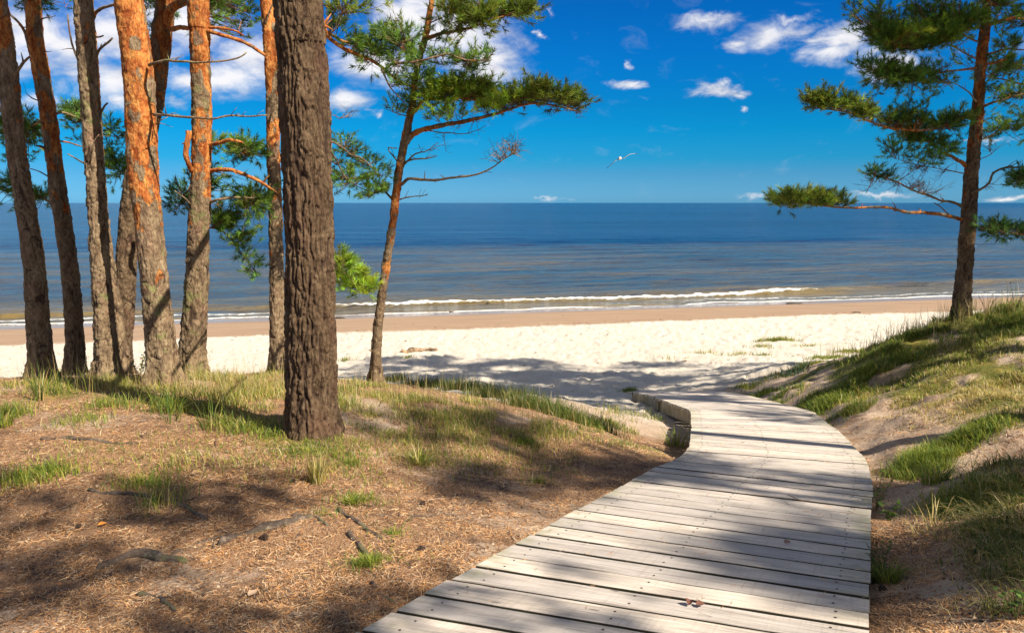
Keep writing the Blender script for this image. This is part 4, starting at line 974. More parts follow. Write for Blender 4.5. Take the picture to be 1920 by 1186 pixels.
# T11 off the right edge: only its bough ends are seen
tB = Pine("pine beyond the right edge, only two dark green bough tips showing against sea and sky")
tB.trunk([(2090,600,32),(2095,450,28),(2100,300,24),(2105,150,22),(2110,0,19)], 11.0, [(0,-.3),(1.5,.2),(2.4,.8),(9,1)], .2, 7.6, fine=.03, seed=24, toprad=.02)
tB.limb([(2094,470,11),(2020,450,10.9),(1950,442,10.8),(1890,436,10.7),(1850,428,10.7)], .026, .006, .3, snag=4)
tB.limb([(2097,360,11),(2030,345,10.9),(1960,345,10.8),(1910,340,10.8)], .024, .006, .3, snag=4)
tB.pads([(1858,428,26,10,1.2),(1890,434,30,13,1.2),(1925,438,30,13,1.1),(1870,440,20,8,.9)], 10.7, 'dark', 1.2)
tB.pads([(1900,335,20,13,1.1),(1925,345,24,18,1.1),(1895,350,15,7,.8),(1930,325,20,8)], 10.8, 'dark', 1.1)
tB.crown(2.6, 7.5, 2.0, .6, 11, 'green', 1.6, seed=14, dens=.7); tB.done()

# pines behind and beside the viewer; they throw the dappled shade
SG = "pines beside and behind the viewpoint"
def side_pine(label, x, y, r, h, z0, rad, n, seed, dens=.55, rtop=.9, lean=(0, 0)):
    g = float(ground_z(np.array([x]), np.array([y]))[0]); q = Pine(label, group=SG)
    P = np.array([[x + lean[0] * f, y + lean[1] * f, g + h * .62 * f, r * (1 - .25 * f)] for f in (0, .25, .5, .75, 1)])
    q.trunk(None, y, [(0,-.3),(1.8,.1),(3,.8),(9,1)], .15, h, fine=.03, seed=seed, P=P, toprad=.03)
    q.crown(z0, h, rad, rtop, n, 'green', 2.6, seed=seed, dens=dens, n=15); q.done()
side_pine("tall pine on the right bank beside the boardwalk, just out of view", 6.9, 4.3, .13, 11.0, 7.0, 1.6, 11, 31, .5)
side_pine("pine further up the right dune, just out of view", 9.2, 6.9, .14, 10.5, 4.8, 2.5, 18, 32, 1.2)
side_pine("slim pine close behind the right dune pines, just out of view", 8.4, 9.0, .10, 9.8, 4.6, 1.9, 15, 38, 1.2)
side_pine("far pine on the right dune ridge, just out of view", 11.6, 9.6, .14, 10.8, 4.2, 2.9, 20, 33, 1.2)
side_pine("pine behind the viewer to the right, shading the left foreground", 3.9, -1.9, .09, 11.5, 5.6, 2.3, 20, 34, .95)
side_pine("pine behind the viewer on the right slope, shading the gully", 10.3, -1.3, .09, 11.0, 5.2, 2.5, 18, 35, 1.3)
side_pine("pine far behind the viewer, shading the near needles", 1.8, -3.4, .10, 12.0, 6.0, 2.6, 15, 36, .7)

# ------------------------------------------------------------------ grass and litter
def blades(base, h, wd, az_, lean, tone, r, droop=.5):
    """curved tapering blades. base (N,3)"""
    N = len(base); dirh = np.stack([np.cos(az_), np.sin(az_), 0 * az_], 1); side = np.stack([-np.sin(az_), np.cos(az_), 0 * az_], 1)
    tw = r.uniform(-1, 1, N); side = unit(side + dirh * tw[:, None])
    P = []
    for f in (0, .4, .75, 1.0):
        c = base + dirh * (h * lean * f**1.7)[:, None] + np.array([0, 0, 1.0]) * (h * (f - droop * lean * f**2.6))[:, None]
        P.append(c)
    w = wd[:, None]
    V = np.stack([P[0] - side * w, P[0] + side * w, P[1] - side * w * .85, P[1] + side * w * .85, P[2] - side * w * .5, P[2] + side * w * .5, P[3]], 1).reshape(-1, 3)
    b = (np.arange(N) * 7)[:, None]
    Q = np.vstack([b + [0, 1, 3, 2], b + [2, 3, 5, 4]]); T = b + [4, 5, 6]
    C = np.repeat(tone, 7, 0)
    return V, Q, T, C
GREENS = np.array([(.17,.24,.03),(.24,.29,.035),(.10,.17,.035),(.34,.34,.05)])
STRAW = np.array([(.58,.44,.18),(.50,.34,.13),(.62,.52,.28),(.46,.38,.09)])
DARKG = np.array([(.075,.13,.025),(.12,.18,.025),(.15,.16,.035)])
def tones(N, fr, r, pal=GREENS):
    a = pal[r.integers(0, len(pal), N)]; b = STRAW[r.integers(0, len(STRAW), N)]
    return np.where((r.random(N) < fr)[:, None], b, a) * r.uniform(.75, 1.25, (N, 1))
gb = Batch()
def grass_at(x, y, h, fr, r, pal=GREENS, w=.0016, lean=(.15, .9), droop=.5, B=None, azc=None, patchy=None):
    d = deck_dist(x, y); ok = d > .02
    if patchy is not None: ok &= vnoise(x / .38, y / .30, 0, 44) + .4 * vnoise(x / .13, y / .13, 0, 45) > patchy
    x, y, h = x[ok], y[ok], h[ok]
    if not len(x): return
    z = ground_z(x, y) - .008; N = len(x)
    a = r.random(N) * 2 * math.pi if azc is None else azc + r.normal(size=N) * .8
    dist = np.hypot(x, y)
    V, Q, T, C = blades(np.stack([x, y, z], 1), h, w * (.7 + .12 * dist) * r.uniform(.7, 1.4, N), a, r.uniform(*lean, N), tones(N, fr, r, pal), r, droop)
    B = B or gb
    B.add(V, Q, T, None); B.C[-1] = C
r = np.random.default_rng(5)
def region(px, py, rx, ry, n, hmin, hmax, fr, pal=GREENS, clump=.55, **k):
    """a patch of grass round the ground point seen at (px, py); rx, ry in metres"""
    g = ground_at(px, py); nc = max(3, int(n / 28))
    cx = g[0] + r.normal(size=nc) * rx * .5; cy = g[1] + r.normal(size=nc) * ry * .5
    w = r.integers(0, nc, n); cl = r.random(nc)
    x = cx[w] + r.normal(size=n) * (.05 + .05 * cl[w]); y = cy[w] + r.normal(size=n) * (.05 + .05 * cl[w])
    loose = r.random(n) > clump
    x[loose] = g[0] + r.normal(size=loose.sum()) * rx * .55; y[loose] = g[1] + r.normal(size=loose.sum()) * ry * .55
    h = r.uniform(hmin, hmax, n) * (.6 + .6 * cl[w])
    grass_at(x, y, h, fr, r, pal, **k)
# dune crest on the left
for q in [(60,728,1.0,.35,2600,.06,.16,.35),(150,720,1.0,.4,3600,.06,.17,.3),(250,722,.9,.45,4200,.06,.18,.35),(350,728,.9,.5,4600,.06,.20,.4),(440,735,.8,.5,4600,.07,.22,.45),
          (500,760,.6,.4,2600,.06,.22,.5),(420,710,.7,.3,2400,.08,.22,.4),(300,750,.9,.35,2400,.05,.14,.4),(230,700,.6,.3,1800,.06,.18,.3),(100,700,.7,.3,1600,.06,.18,.3),
          (490,712,.5,.3,1400,.08,.2,.4),(520,700,.3,.2,900,.05,.12,.3),
          (660,725,.4,.35,2200,.06,.15,.3),(720,735,.7,.4,3400,.06,.16,.35),(800,750,.7,.45,3800,.06,.17,.35),(880,770,.7,.45,3600,.06,.17,.35),(960,790,.6,.4,3000,.06,.18,.35),
          (700,790,.6,.4,2200,.05,.13,.4),(800,810,.7,.4,2600,.05,.14,.4),(900,820,.6,.35,2000,.05,.14,.4),(1040,812,.5,.3,1700,.06,.17,.35),(1120,815,.35,.3,1700,.08,.22,.2),(1160,800,.3,.25,900,.08,.22,.2)]:
    region(*q[:4], int(q[4] * .66), q[5] * .6, q[6] * .74, min(1, q[7] + .08), clump=.9, patchy=.0)
# taller dark fringe behind the crest, against the sand
for q in [(800,724,.5,.2,900,.12,.3,.15),(870,732,.5,.2,1300,.12,.32,.15),(930,745,.45,.2,1300,.12,.32,.12),(1000,765,.4,.2,1200,.12,.3,.12),(1060,785,.35,.2,900,.1,.28,.15),(1110,800,.3,.2,700,.1,.28,.1),(740,715,.3,.15,400,.1,.25,.2)]:
    region(*q, pal=DARKG, lean=(.1, .6))
# scattered tufts on the needles
for q in [(40,905,.16,.1,420,.06,.15,.05),(100,885,.14,.08,420,.06,.15,.05),(270,910,.16,.1,420,.05,.13,.1),(300,945,.12,.1,160,.08,.25,.4),(20,780,.12,.1,300,.1,.22,.05),
          (150,790,.3,.2,300,.06,.15,.2),(200,760,.2,.15,260,.1,.2,.1),(470,805,.22,.12,700,.06,.16,.25),(430,800,.25,.12,400,.08,.25,.3),(505,818,.15,.1,300,.05,.1,.1),
          (560,850,.25,.12,700,.03,.08,.1),(620,850,.2,.12,600,.03,.08,.1),(660,940,.06,.05,200,.04,.1,.1),(695,940,.05,.05,90,.04,.1,.1),(600,965,.08,.04,80,.04,.1,.1),
          (690,1058,.07,.05,500,.03,.07,.03),(735,1003,.04,.03,160,.03,.06,.03),(985,832,.08,.06,420,.05,.1,.0),(1010,905,.06,.05,130,.05,.12,.3),(830,790,.4,.3,700,.05,.15,.3),
          (750,820,.2,.15,300,.05,.1,.3),(660,872,.08,.06,220,.05,.12,.1),(800,860,.5,.3,500,.04,.12,.4),(700,900,.4,.2,220,.04,.1,.3),(650,830,.3,.15,400,.03,.08,.2),
          (340,880,.3,.2,200,.06,.2,.3),(330,770,.3,.15,260,.15,.32,.1),(400,770,.25,.12,160,.15,.3,.1),(90,740,.2,.1,60,.2,.4,.1),(640,760,.2,.2,500,.08,.2,.4),(760,850,.7,.4,900,.03,.09,.35),(900,860,.7,.3,700,.03,.09,.4),(1000,850,.5,.3,500,.03,.09,.4),(550,880,.6,.3,450,.03,.08,.3),(420,850,.7,.3,500,.03,.09,.3),(200,850,.8,.3,450,.03,.09,.3),(850,800,.8,.4,1200,.04,.11,.3)]:
    region(*q)
# straw stalks standing among the grass
for q in [(330,735,1.2,.5,260),(450,735,.6,.4,260),(250,730,.8,.4,120),(120,725,.8,.4,110),(520,740,.4,.3,100),(850,760,1.0,.5,200),(950,790,.6,.4,140),(700,750,.5,.3,90),(1040,770,.5,.3,60)]:
    region(*q[:5], .18, .42, 1.0, clump=.2, w=.0008, lean=(.05, .5), droop=.2)
# right dune
for q in [(1850,600,.9,.5,7000,.05,.16,.12),(1900,620,.8,.5,6000,.05,.15,.15),(1760,620,.8,.4,6500,.05,.15,.12),(1700,640,.6,.4,4500,.05,.15,.12),(1640,652,.5,.4,3000,.04,.12,.15),
          (1660,690,.5,.35,4200,.06,.16,.1),(1610,715,.45,.35,4200,.06,.17,.08),(1570,745,.35,.3,3400,.06,.17,.05),(1540,768,.25,.25,2600,.08,.2,.05),(1600,770,.3,.2,1700,.06,.15,.2),
          (1850,660,.8,.5,3600,.03,.10,.35),(1780,680,.7,.5,3200,.03,.10,.4),(1720,700,.6,.4,2400,.03,.10,.35),(1880,700,.7,.5,2600,.03,.10,.45),(1800,720,.7,.4,2200,.03,.1,.5),
          (1430,738,.3,.2,1200,.05,.14,.1),(1470,745,.25,.2,1300,.06,.15,.1),(1520,755,.2,.2,1200,.06,.16,.1),(1400,728,.25,.15,500,.05,.12,.1),
          (1500,690,.5,.2,1400,.05,.12,.2),(1560,672,.5,.2,1600,.05,.12,.15),(1600,660,.4,.2,1300,.05,.12,.15)]:
    region(*q, pal=DARKG if q[1] < 600 else GREENS, patchy=-.34)
for q in [(1860,590,1.0,.3,240),(1790,600,.6,.25,150),(1700,628,.6,.2,130),(1640,650,.5,.2,110),(1570,668,.5,.2,80),(1900,585,.6,.3,200)]:
    region(*q[:5], .12, .42, .55, pal=DARKG, clump=.3, w=.0012, lean=(.05, .5), droop=.2)
for q in [(1700,735,.5,.3,2600,.03,.09,.8),(1780,750,.5,.3,2400,.03,.09,.85),(1860,745,.5,.3,2200,.03,.09,.8),(1650,760,.4,.25,1800,.03,.09,.8),(1900,725,.4,.3,1800,.03,.09,.75),(1620,745,.3,.2,1000,.03,.09,.7),
          (1740,715,.4,.3,1500,.03,.08,.7),(1680,780,.3,.15,700,.03,.08,.8),(1880,770,.3,.15,800,.03,.08,.7)]:
    region(*q, clump=.6, patchy=-.1)
# mound beside the walk and the shaded bank below it
for q in [(1770,850,.22,.14,2600,.06,.14,.02),(1730,870,.16,.12,2600,.07,.16,.0),(1820,815,.25,.14,2600,.05,.13,.05),(1860,795,.2,.12,1400,.05,.12,.1),(1705,895,.12,.1,1200,.06,.14,.05),
          (1800,950,.16,.14,1500,.05,.12,.1),(1850,930,.14,.12,900,.06,.14,.2)]:
    region(*q, clump=.7)
for q in [(1890,870,.2,.15,900),(1900,920,.2,.15,1200),(1870,960,.18,.12,1200),(1840,990,.14,.12,800),(1900,1000,.15,.12,1300),(1880,1040,.12,.1,900),(1910,1080,.12,.1,900),(1910,1140,.1,.1,500)]:
    region(*q[:4], int(q[4] * .6), .07, .2, .4, pal=DARKG, clump=.75, lean=(.4, 1.1), droop=.7, azc=math.radians(200))
# beach
for q in [(1455,640,.55,.12,700,.08,.2,.15),(1430,650,.4,.2,240,.06,.15,.3),(1385,665,.4,.2,120,.06,.15,.4),(1320,662,.5,.3,110,.08,.25,.5),(1430,668,.2,.1,120,.06,.15,.1),(1510,648,.5,.2,160,.06,.15,.4),
          (645,678,.2,.1,90,.08,.2,.3),(765,672,.12,.08,90,.06,.14,.1),(1180,733,.12,.08,260,.06,.14,.0),(1240,672,.6,.5,70,.05,.15,.5)]:
    region(*q)
for q in [(1200,780,.3,.3,160,.08,.24,.1),(1150,780,.3,.3,130,.08,.25,.2),(1230,750,.2,.2,60,.05,.15,.1)]:
    region(*q)
tag(gb.build("dune_grass", MAT_GRASS, None, None, False), "green and straw-coloured dune grass growing over the crest and the right slope", "grass", kind="stuff")

# needle litter
N = 400000
u = r.random(N); Y = (2.1**-.7 + u * (9.2**-.7 - 2.1**-.7))**(-1 / .7); X = (r.random(N) * 1.66 - .83) * Y
li, _, _, _, _, nn = masks(X, Y)
cl = fbm(X / .16, Y / .16, 0, 3, 95)
dd = deck_dist(X, Y)
keep = (r.random(N) < np.clip(li * (.62 + 1.5 * cl), .02, 1)) & (dd > .0)
X, Y = X[keep], Y[keep]; N = len(X)
Z = ground_z(X, Y) + r.uniform(.001, .009, N)
k = 500; Yd = r.uniform(2.5, 9, k); sd_ = r.uniform(2.5, DECK_LEN - .3, k); fr = r.random(k)
Xd = np.interp(sd_, _q, LE[:, 0]) * (1 - fr) + np.interp(sd_, _q, RE[:, 0]) * fr; Yd = np.interp(sd_, _q, LE[:, 1]) * (1 - fr) + np.interp(sd_, _q, RE[:, 1]) * fr
X, Y, Z = np.r_[X, Xd], np.r_[Y, Yd], np.r_[Z, deck_z(Yd) + .005]; N = len(X)
a = r.random(N) * math.pi * 2; ln = r.uniform(.011, .029, N); tw = r.random(N) < .0025; ln[tw] = r.uniform(.04, .10, tw.sum()); w = .00042 + .00017 * Y; w[tw] *= 2.6
d = np.stack([np.cos(a), np.sin(a), r.normal(size=N) * .16], 1); sd = np.stack([-np.sin(a), np.cos(a), r.normal(size=N) * .3], 1) * w[:, None]
c0 = np.stack([X, Y, Z], 1); bend = sd / w[:, None] * (r.normal(size=N) * .0016)[:, None]
V = np.stack([c0 - d * ln[:, None] - sd, c0 - d * ln[:, None] + sd, c0 + bend - sd, c0 + bend + sd, c0 + d * ln[:, None] - sd, c0 + d * ln[:, None] + sd], 1).reshape(-1, 3)
b = (np.arange(N) * 6)[:, None]; Q = np.vstack([b + [0, 2, 3, 1], b + [2, 4, 5, 3]])
pal = np.array([(.58,.32,.14),(.44,.22,.09),(.22,.11,.05),(.70,.48,.27),(.07,.04,.028),(.54,.26,.095),(.34,.18,.09),(.12,.065,.035),(.48,.35,.24)])
cc = pal[r.integers(0, len(pal), N)] * r.uniform(.8, 1.2, (N, 1)); cc[tw] = (.10, .065, .045); C = np.repeat(cc, 6, 0)
tag(mesh_np("needle_litter", V, Q, None, MAT_LITTER, None, C, False), "rusty fallen pine needles strewn over the sandy soil", "pine needles", kind="stuff")
# crumbs of bark, cone scales and soil
N = 14000
Y = (2.1**-.7 + r.random(N) * (9.0**-.7 - 2.1**-.7))**(-1 / .7); X = (r.random(N) * 1.66 - .83) * Y
keep = (deck_dist(X, Y) > .02) & (fbm(X / .4, Y / .4, 0, 2, 97) > -.25); X, Y = X[keep], Y[keep]; N = len(X)
sc = r.uniform(.003, .011, N)[:, None, None]
c0 = np.stack([X, Y, ground_z(X, Y) + .002], 1)
tet = np.array([(1, 0, -.2), (-.6, .8, -.2), (-.5, -.9, -.2), (.1, 0, .7)])
V = (c0[:, None] + (tet[None] * r.uniform(.5, 1.5, (N, 4, 3))) * sc * np.array([1, 1, .8])).reshape(-1, 3)
b = (np.arange(N) * 4)[:, None]; T = np.vstack([b + [0, 1, 3], b + [1, 2, 3], b + [2, 0, 3]])
pal = np.array([(.10,.06,.04),(.20,.10,.05),(.05,.035,.025),(.40,.30,.2),(.30,.13,.05)])
C = np.repeat(pal[r.integers(0, len(pal), N)], 4, 0)
tag(mesh_np("bark_crumbs", V, None, T, MAT_LITTER, None, C, False), "dark crumbs of bark and cone scales among the fallen needles", "bark crumbs", kind="stuff")
# specks of wrack on the beach
N = 5000
X = r.uniform(-22, 24, N); Y = r.uniform(14, 33, N); s_ = shore(X, Y)
line = np.exp(-((s_ + 7.3 + .5 * vnoise(X / 3, 0, 0, 5)) / .25)**2)
keep = (r.random(N) < np.clip(.32 + line, 0, 1)) & (s_ < -.8) & ((s_ < -7) | (r.random(N) < .06)); X, Y = X[keep], Y[keep]; N = len(X)
c0 = np.stack([X, Y, ground_z(X, Y) + .003], 1); sc = r.uniform(.010, .045, N)[:, None, None]
V = (c0[:, None] + (tet[None] * r.uniform(.5, 1.5, (N, 4, 3))) * sc * np.array([1.6, .8, .45])).reshape(-1, 3)
b = (np.arange(N) * 4)[:, None]; T = np.vstack([b + [0, 1, 3], b + [1, 2, 3], b + [2, 0, 3]])
C = np.repeat(pal[r.integers(0, len(pal), N)], 4, 0)
tag(mesh_np("beach_debris", V, None, T, MAT_LITTER, None, C, False), "small dark bits of wrack scattered over the pale beach sand", "wrack", kind="stuff")

# ------------------------------------------------------------------ roots, driftwood, cones, leaves
def root_thing(label, pts, r0, r1, lift=.12, org=-.2, grn=.2, cat="root", name="tree_root", mat=None, group="bare pine roots on the left slope"):
    G = np.array([ground_at(*q) for q in pts]); P, q = resample(spline(G, 8), .02)
    wg = .35 * r1 + .004 if lift > 0 else .012
    P[:, 0] += wg * vnoise(q / .09, pts[0][0], 0, 3); P[:, 1] += wg * vnoise(q / .09, pts[0][1], 0, 4)
    f = q / q[-1]; R = (r0 + (r1 - r0) * f) * (.75 + .25 * np.sin(np.clip(f * 8, 0, 1) * math.pi / 2)) * (1 + .2 * vnoise(q / .06, 3, 0, 5))
    zz = ground_z(P[:, 0], P[:, 1]); k = np.ones(9) / 9; zz = np.convolve(np.pad(zz, 4, 'edge'), k, 'valid')
    P[:, 2] = zz + R * lift + (.35 * R + .004) * vnoise(q / .11, 9, 0, 6); P[0, 2] -= R[0]; P[-1, 2] -= R[-1] * 1.2
    V, Qd, Tr, TH, SS = tube(P, R, 12, lambda TH, SS, RR: RR * (.22 * vnoise(np.cos(TH) * 2.5, np.sin(TH) * 2.5, SS / .10, 8) + .08 * vnoise(np.cos(TH) * 7, np.sin(TH) * 7, SS / .03, 9)))
    e = empty(name, P[len(P) // 2]); 
    o = mesh_np(name, shifted(V, e), Qd, Tr, mat or MAT_ROOT, None, np.ones((len(V), 3)) * (org, grn, .1))
    o.location = e.location; bpy.data.objects.remove(e); o.name = name
    tag(o, label, cat, group); return o
m, t, p = new_mat("bare_root"); MAT_ROOT = m
pos = t.node('ShaderNodeTexCoord').outputs['Object']
n1 = t.noise(pos, 14, 6, .7); n2 = t.noise(t.map(pos, (.3, 1, 1)), 120, 4, .6)
c = t.ramp(t.math('ADD', t.math('MULTIPLY', n1, .6), t.math('MULTIPLY', n2, .4)), [(0.33, (0.030, 0.020, 0.014)), (0.52, (0.085, 0.058, 0.04)), (0.68, (0.30, 0.23, 0.17))])
c = t.mix(t.sstep(t.noise(pos, 5, 4, .6), .55, .68, 0, .6), c, (0.14, 0.15, 0.04))
t.l.new(c, p.inputs['Base Color']); p.inputs['Roughness'].default_value = .85; t.l.new(t.bump(n1, .8, .01), p.inputs['Normal'])
for lab, pts, a_, b_ in [
    ("dark root arching over needles in the upper left, below the tree shadow", [(75,826),(130,822),(200,829),(262,833)], .020, .008),
    ("long root with a pale forked end across the left slope", [(165,921),(230,926),(300,935),(345,953),(388,976)], .016, .012),
    ("thick arched grey root beside green moss, lower left", [(188,1070),(225,1050),(262,1041),(310,1050),(348,1058)], .026, .022),
    ("pale straight root running up right from the mossy arch", [(325,1040),(380,1020),(425,1004)], .010, .006),
    ("broad half-buried dark root ridge in the middle of the slope", [(415,1020),(470,1000),(530,984),(590,968)], .030, .018),
    ("short dark root crossing the upper end of the ridge", [(545,970),(585,969),(605,978),(616,986)], .013, .009),
    ("brown root slanting down right behind small green tufts", [(632,955),(662,975),(690,996),(718,1011)], .016, .010),
    ("short pale root ending in the bright green tuft", [(655,1000),(672,1018),(688,1045)], .017, .012),
    ("small bleached root at the lower left, curving downward", [(258,1118),(288,1121),(315,1135),(334,1152)], .014, .008),
    ("thin level root left of the boardwalk planks", [(708,967),(760,969),(815,970)], .007, .005),
    ("thin dark root reaching the boardwalk's lower left edge", [(695,1092),(720,1118),(745,1139)], .010, .006),
    ("dark root of the big pine, creeping left over moss", [(548,800),(525,799),(505,806),(494,815)], .030, .008),
    ("thin pale root just above the small bleached one", [(238,1094),(265,1092),(292,1101)], .008, .005)]:
    root_thing(lab, pts, a_, b_)
m, t, p = new_mat("driftwood"); pos = t.node('ShaderNodeTexCoord').outputs['Object']
n1 = t.noise(t.map(pos, (1, 8, 8)), 3, 5, .6)
t.l.new(t.ramp(n1, [(.38, (.06, .035, .02)), (.62, (.42, .28, .16))]), p.inputs['Base Color']); p.inputs['Roughness'].default_value = .85; t.l.new(t.bump(n1, .6, .02), p.inputs['Normal'])
root_thing("weathered driftwood log lying on the white beach sand", [(754,661),(775,659.5),(800,658.5),(820,658)], .065, .035, .8, cat="driftwood", name="driftwood_log", mat=m, group=None)

def cone_mesh():
    n, k = 16, 20; V = []
    for i in range(n + 1):
        f = i / n; rr = .012 * math.sin(math.pi * min(1, f * .92 + .08))**.7 * (1 - .35 * f)
        for j in range(k):
            th = 2 * math.pi * j / k; sc = (1 if (j + i // 2) % 2 == 0 else 0) * (i % 3 != 0) * math.sin(math.pi * f); V.append(((rr + .010 * sc) * math.cos(th), (f - .45) * .046 - .006 * sc, (rr + .010 * sc) * math.sin(th)))
    Q = [(i * k + j, i * k + (j + 1) % k, (i + 1) * k + (j + 1) % k, (i + 1) * k + j) for i in range(n) for j in range(k)]
    return np.array(V), Q, [tuple(range(k))][:0]
Vc, Qc, _ = cone_mesh()
m, t, p = new_mat("cone_scales"); p.inputs['Base Color'].default_value = (.06, .034, .022, 1); p.inputs['Roughness'].default_value = .8
cone0 = None
cones = [(793,948,"dark open pine cone between the big tree and the boardwalk"),
 (495,1012,"pine cone lying on the half-buried root ridge"),
 (430,1012,"pine cone in sunlit needles left of the root ridge"),
 (790,1035,"lichen-spotted pine cone near the plank edge"),
 (148,992,"pine cone on the dim left slope"),
 (550,905,"pine cone below the big pine's roots"),
 (1655,1108,"pine cone close to the boardwalk's right edge")]
for i, (x, y, lab) in enumerate(cones):
    g = ground_at(x, y)
    o = mesh_np("pine_cone", Vc, Qc, None, m, None, None, False) if cone0 is None else link(cone0.copy())
    cone0 = cone0 or o; o.location = (g[0], g[1], g[2] + .013); o.rotation_euler = (0, 0, i * 1.7); o.scale = (1 + .2 * math.sin(i),) * 3
    tag(o, lab, "pine cone", "fallen pine cones")
def leaf(label, x, y, size, rot, z=None, tone=(.22, .085, .04), curl=.4):
    g = ground_at(x, y) if z is None else on_plane(x, y, DA, DB); V = []; n, k = 9, 5
    for i in range(n):
        f = i / (n - 1); w = math.sin(math.pi * f**.8) * .42 * size
        for j in range(k): 
            q = (j / (k - 1) - .5) * 2; V.append(((f - .5) * size, q * w * (1 + .15 * math.sin(f * 17)), abs(q)**2 * w * curl + .12 * size * f * f + .004))
    b = [(i * k + j, i * k + j + 1, (i + 1) * k + j + 1, (i + 1) * k + j) for i in range(n - 1) for j in range(k - 1)]
    o = mesh_np("dry_leaf", V, b, None, MAT_LITTER, None, np.ones((len(V), 3)) * tone); o.location = (g[0], g[1], g[2] + .006); o.rotation_euler = (.1, .05, rot)
    tag(o, label, "leaf")
leaf("curled brown dead leaf on the planks, the left one of two", 1292, 1134, .042, 1.2, 0, (.12, .05, .035), 1.0)
leaf("flat reddish brown dead leaf on the planks, right beside another", 1313, 1137, .040, .1, 0, (.14, .06, .04), .6)
leaf("small tan leaf scrap on the middle of the boardwalk", 1476, 1019, .04, .4, 0, (.32, .18, .12))
leaf("bright orange dead leaf on the left slope needles", 192, 987, .05, .6, None, (.65, .26, .05))
leaf("pale tan leaf lying in the lower left needles", 474, 1120, .05, 1.0, None, (.50, .34, .22))

# ------------------------------------------------------------------ leafy plants and single tussocks
def tussock(label, px, py, n, hmin, hmax, spread, fr, pal=GREENS, lean=(.2, .9), w=.0024, name="grass_tussock", group="separate grass tussocks", droop=.55):
    g = ground_at(px, py); B = Batch(); th = r.random(n) * 2 * math.pi; rad = np.sqrt(r.random(n)) * spread
    x, y = g[0] + rad * np.cos(th), g[1] + rad * np.sin(th); N = n
    z = ground_z(x, y) - .006; dist = np.hypot(x, y)
    V, Q, T, C = blades(np.stack([x, y, z], 1), r.uniform(hmin, hmax, n), w * r.uniform(.6, 1.3, n) * (.7 + .06 * dist), th + r.normal(size=n) * .5, r.uniform(*lean, n), tones(n, fr, r, pal), r, droop)
    o = mesh_np(name, V - g, Q, T, MAT_GRASS, None, C, False); o.location = g; tag(o, label, "grass tussock", group)
tussock("arching bright green broad-bladed grass at the boardwalk's inner bend", 1268, 838, 46, .18, .42, .10, .05, lean=(.3, 1.1), w=.0042)
tussock("tall straw grass tussock rising below the big pine's trunk", 596, 905, 210, .12, .28, .05, .75, lean=(.05, .45))
tussock("spreading green tussock with straw ears right of the big pine", 788, 870, 170, .08, .22, .08, .3, lean=(.4, 1.2))
tussock("small bright green tuft on the needles, nearest the planks", 690, 1060, 220, .04, .08, .045, .0, lean=(.4, 1.1))
tussock("low dark green tuft behind the slanting brown root", 662, 945, 160, .05, .10, .05, .1, lean=(.3, 1.0))
tussock("leaning green tussock with straw blades at the far left edge", 8, 800, 70, .12, .24, .06, .1, lean=(.3, 1.0), w=.003)
tussock("isolated tussock of upright dark reed-like blades, upper left grass", 75, 752, 22, .25, .50, .05, .2, DARKG, (.05, .5), .004)
tussock("stiff dark blades standing before the thick orange trunk", 318, 790, 14, .25, .42, .10, .0, DARKG, (.2, .9), .0042)
tussock("stiff dark blades standing left of the big pine", 400, 800, 14, .22, .40, .12, .0, DARKG, (.2, .8), .0042)
tussock("green tuft pushing up along the boardwalk's lower right edge", 1662, 1092, 200, .06, .16, .06, .02, lean=(.2, .9))
tussock("pale blue-green lyme grass clump where the right dune meets the beach", 1490, 700, 90, .12, .30, .22, .1, np.array([(.16,.24,.15),(.12,.2,.12)]), w=.004)
tussock("straw ears hanging over the sandy hollow on the right", 1745, 1000, 50, .12, .26, .10, .8, lean=(.5, 1.2))
tussock("tall thin green grass leaning over the left edge of the mound", 1752, 905, 190, .10, .22, .08, .15, lean=(.4, 1.1))

def leafy_plant(label, px, py, h, stems, seed, leafsize=.03, spread=.35, tone=(.10, .17, .03)):
    g = ground_at(px, py); e = empty("leafy_plant", g); tag(e, label, "plant"); rr = random.Random(seed); st, lf = Batch(), Batch()
    for k in range(stems):
        a = rr.uniform(0, 6.28); top = g + np.array([math.cos(a) * spread * h, math.sin(a) * spread * h, h * rr.uniform(.7, 1)])
        P, q = resample(spline(np.array([g - (0, 0, .02), (g + top) / 2 + np.array([0, 0, .08 * h]), top]), 6), .02)
        v, qq, tt, _, _ = tube(P, np.linspace(.0035, .0012, len(P)), 5); st.add(v, qq, tt, (.0, .3, 0))
        for i in range(len(P) // 4, len(P)):
            for _ in range(2):
                d = unit(np.array([rr.uniform(-1, 1), rr.uniform(-1, 1), rr.uniform(-.1, .6)])); sd = unit(np.cross(d, (0, 0, 1))); L = leafsize * rr.uniform(.6, 1.2); b0 = P[i]
                pts = [b0, b0 + d * L * .35 + sd * L * .28, b0 + d * L * .35 - sd * L * .28, b0 + d * L * .75 + sd * L * .2 , b0 + d * L * .75 - sd * L * .2, b0 + d * L - (0, 0, L * .15)]
                lf.add(np.array(pts), [(1, 3, 4, 2)], [(0, 1, 2), (3, 5, 4)], tuple(np.array(tone) * rr.uniform(.6, 1.4)))
    st.build("stem", MAT_BARK, e, e); lf.build("leaves", MAT_GRASS, e, e, False)
leafy_plant("small-leaved sapling against the boardwalk's right edge at the bend", 1642, 958, .26, 4, 1, .026)
leafy_plant("low broad-leaved green seedling in the shaded gully", 1668, 975, .10, 3, 2, .045, .5)
leafy_plant("pale green leafy sprig on the crest, seen against white sand", 262, 705, .30, 4, 3, .05, .45, (.2, .22, .04))
leafy_plant("bushy bright green sprig hugging the planks low on the right", 1652, 1080, .16, 6, 4, .022, .5)
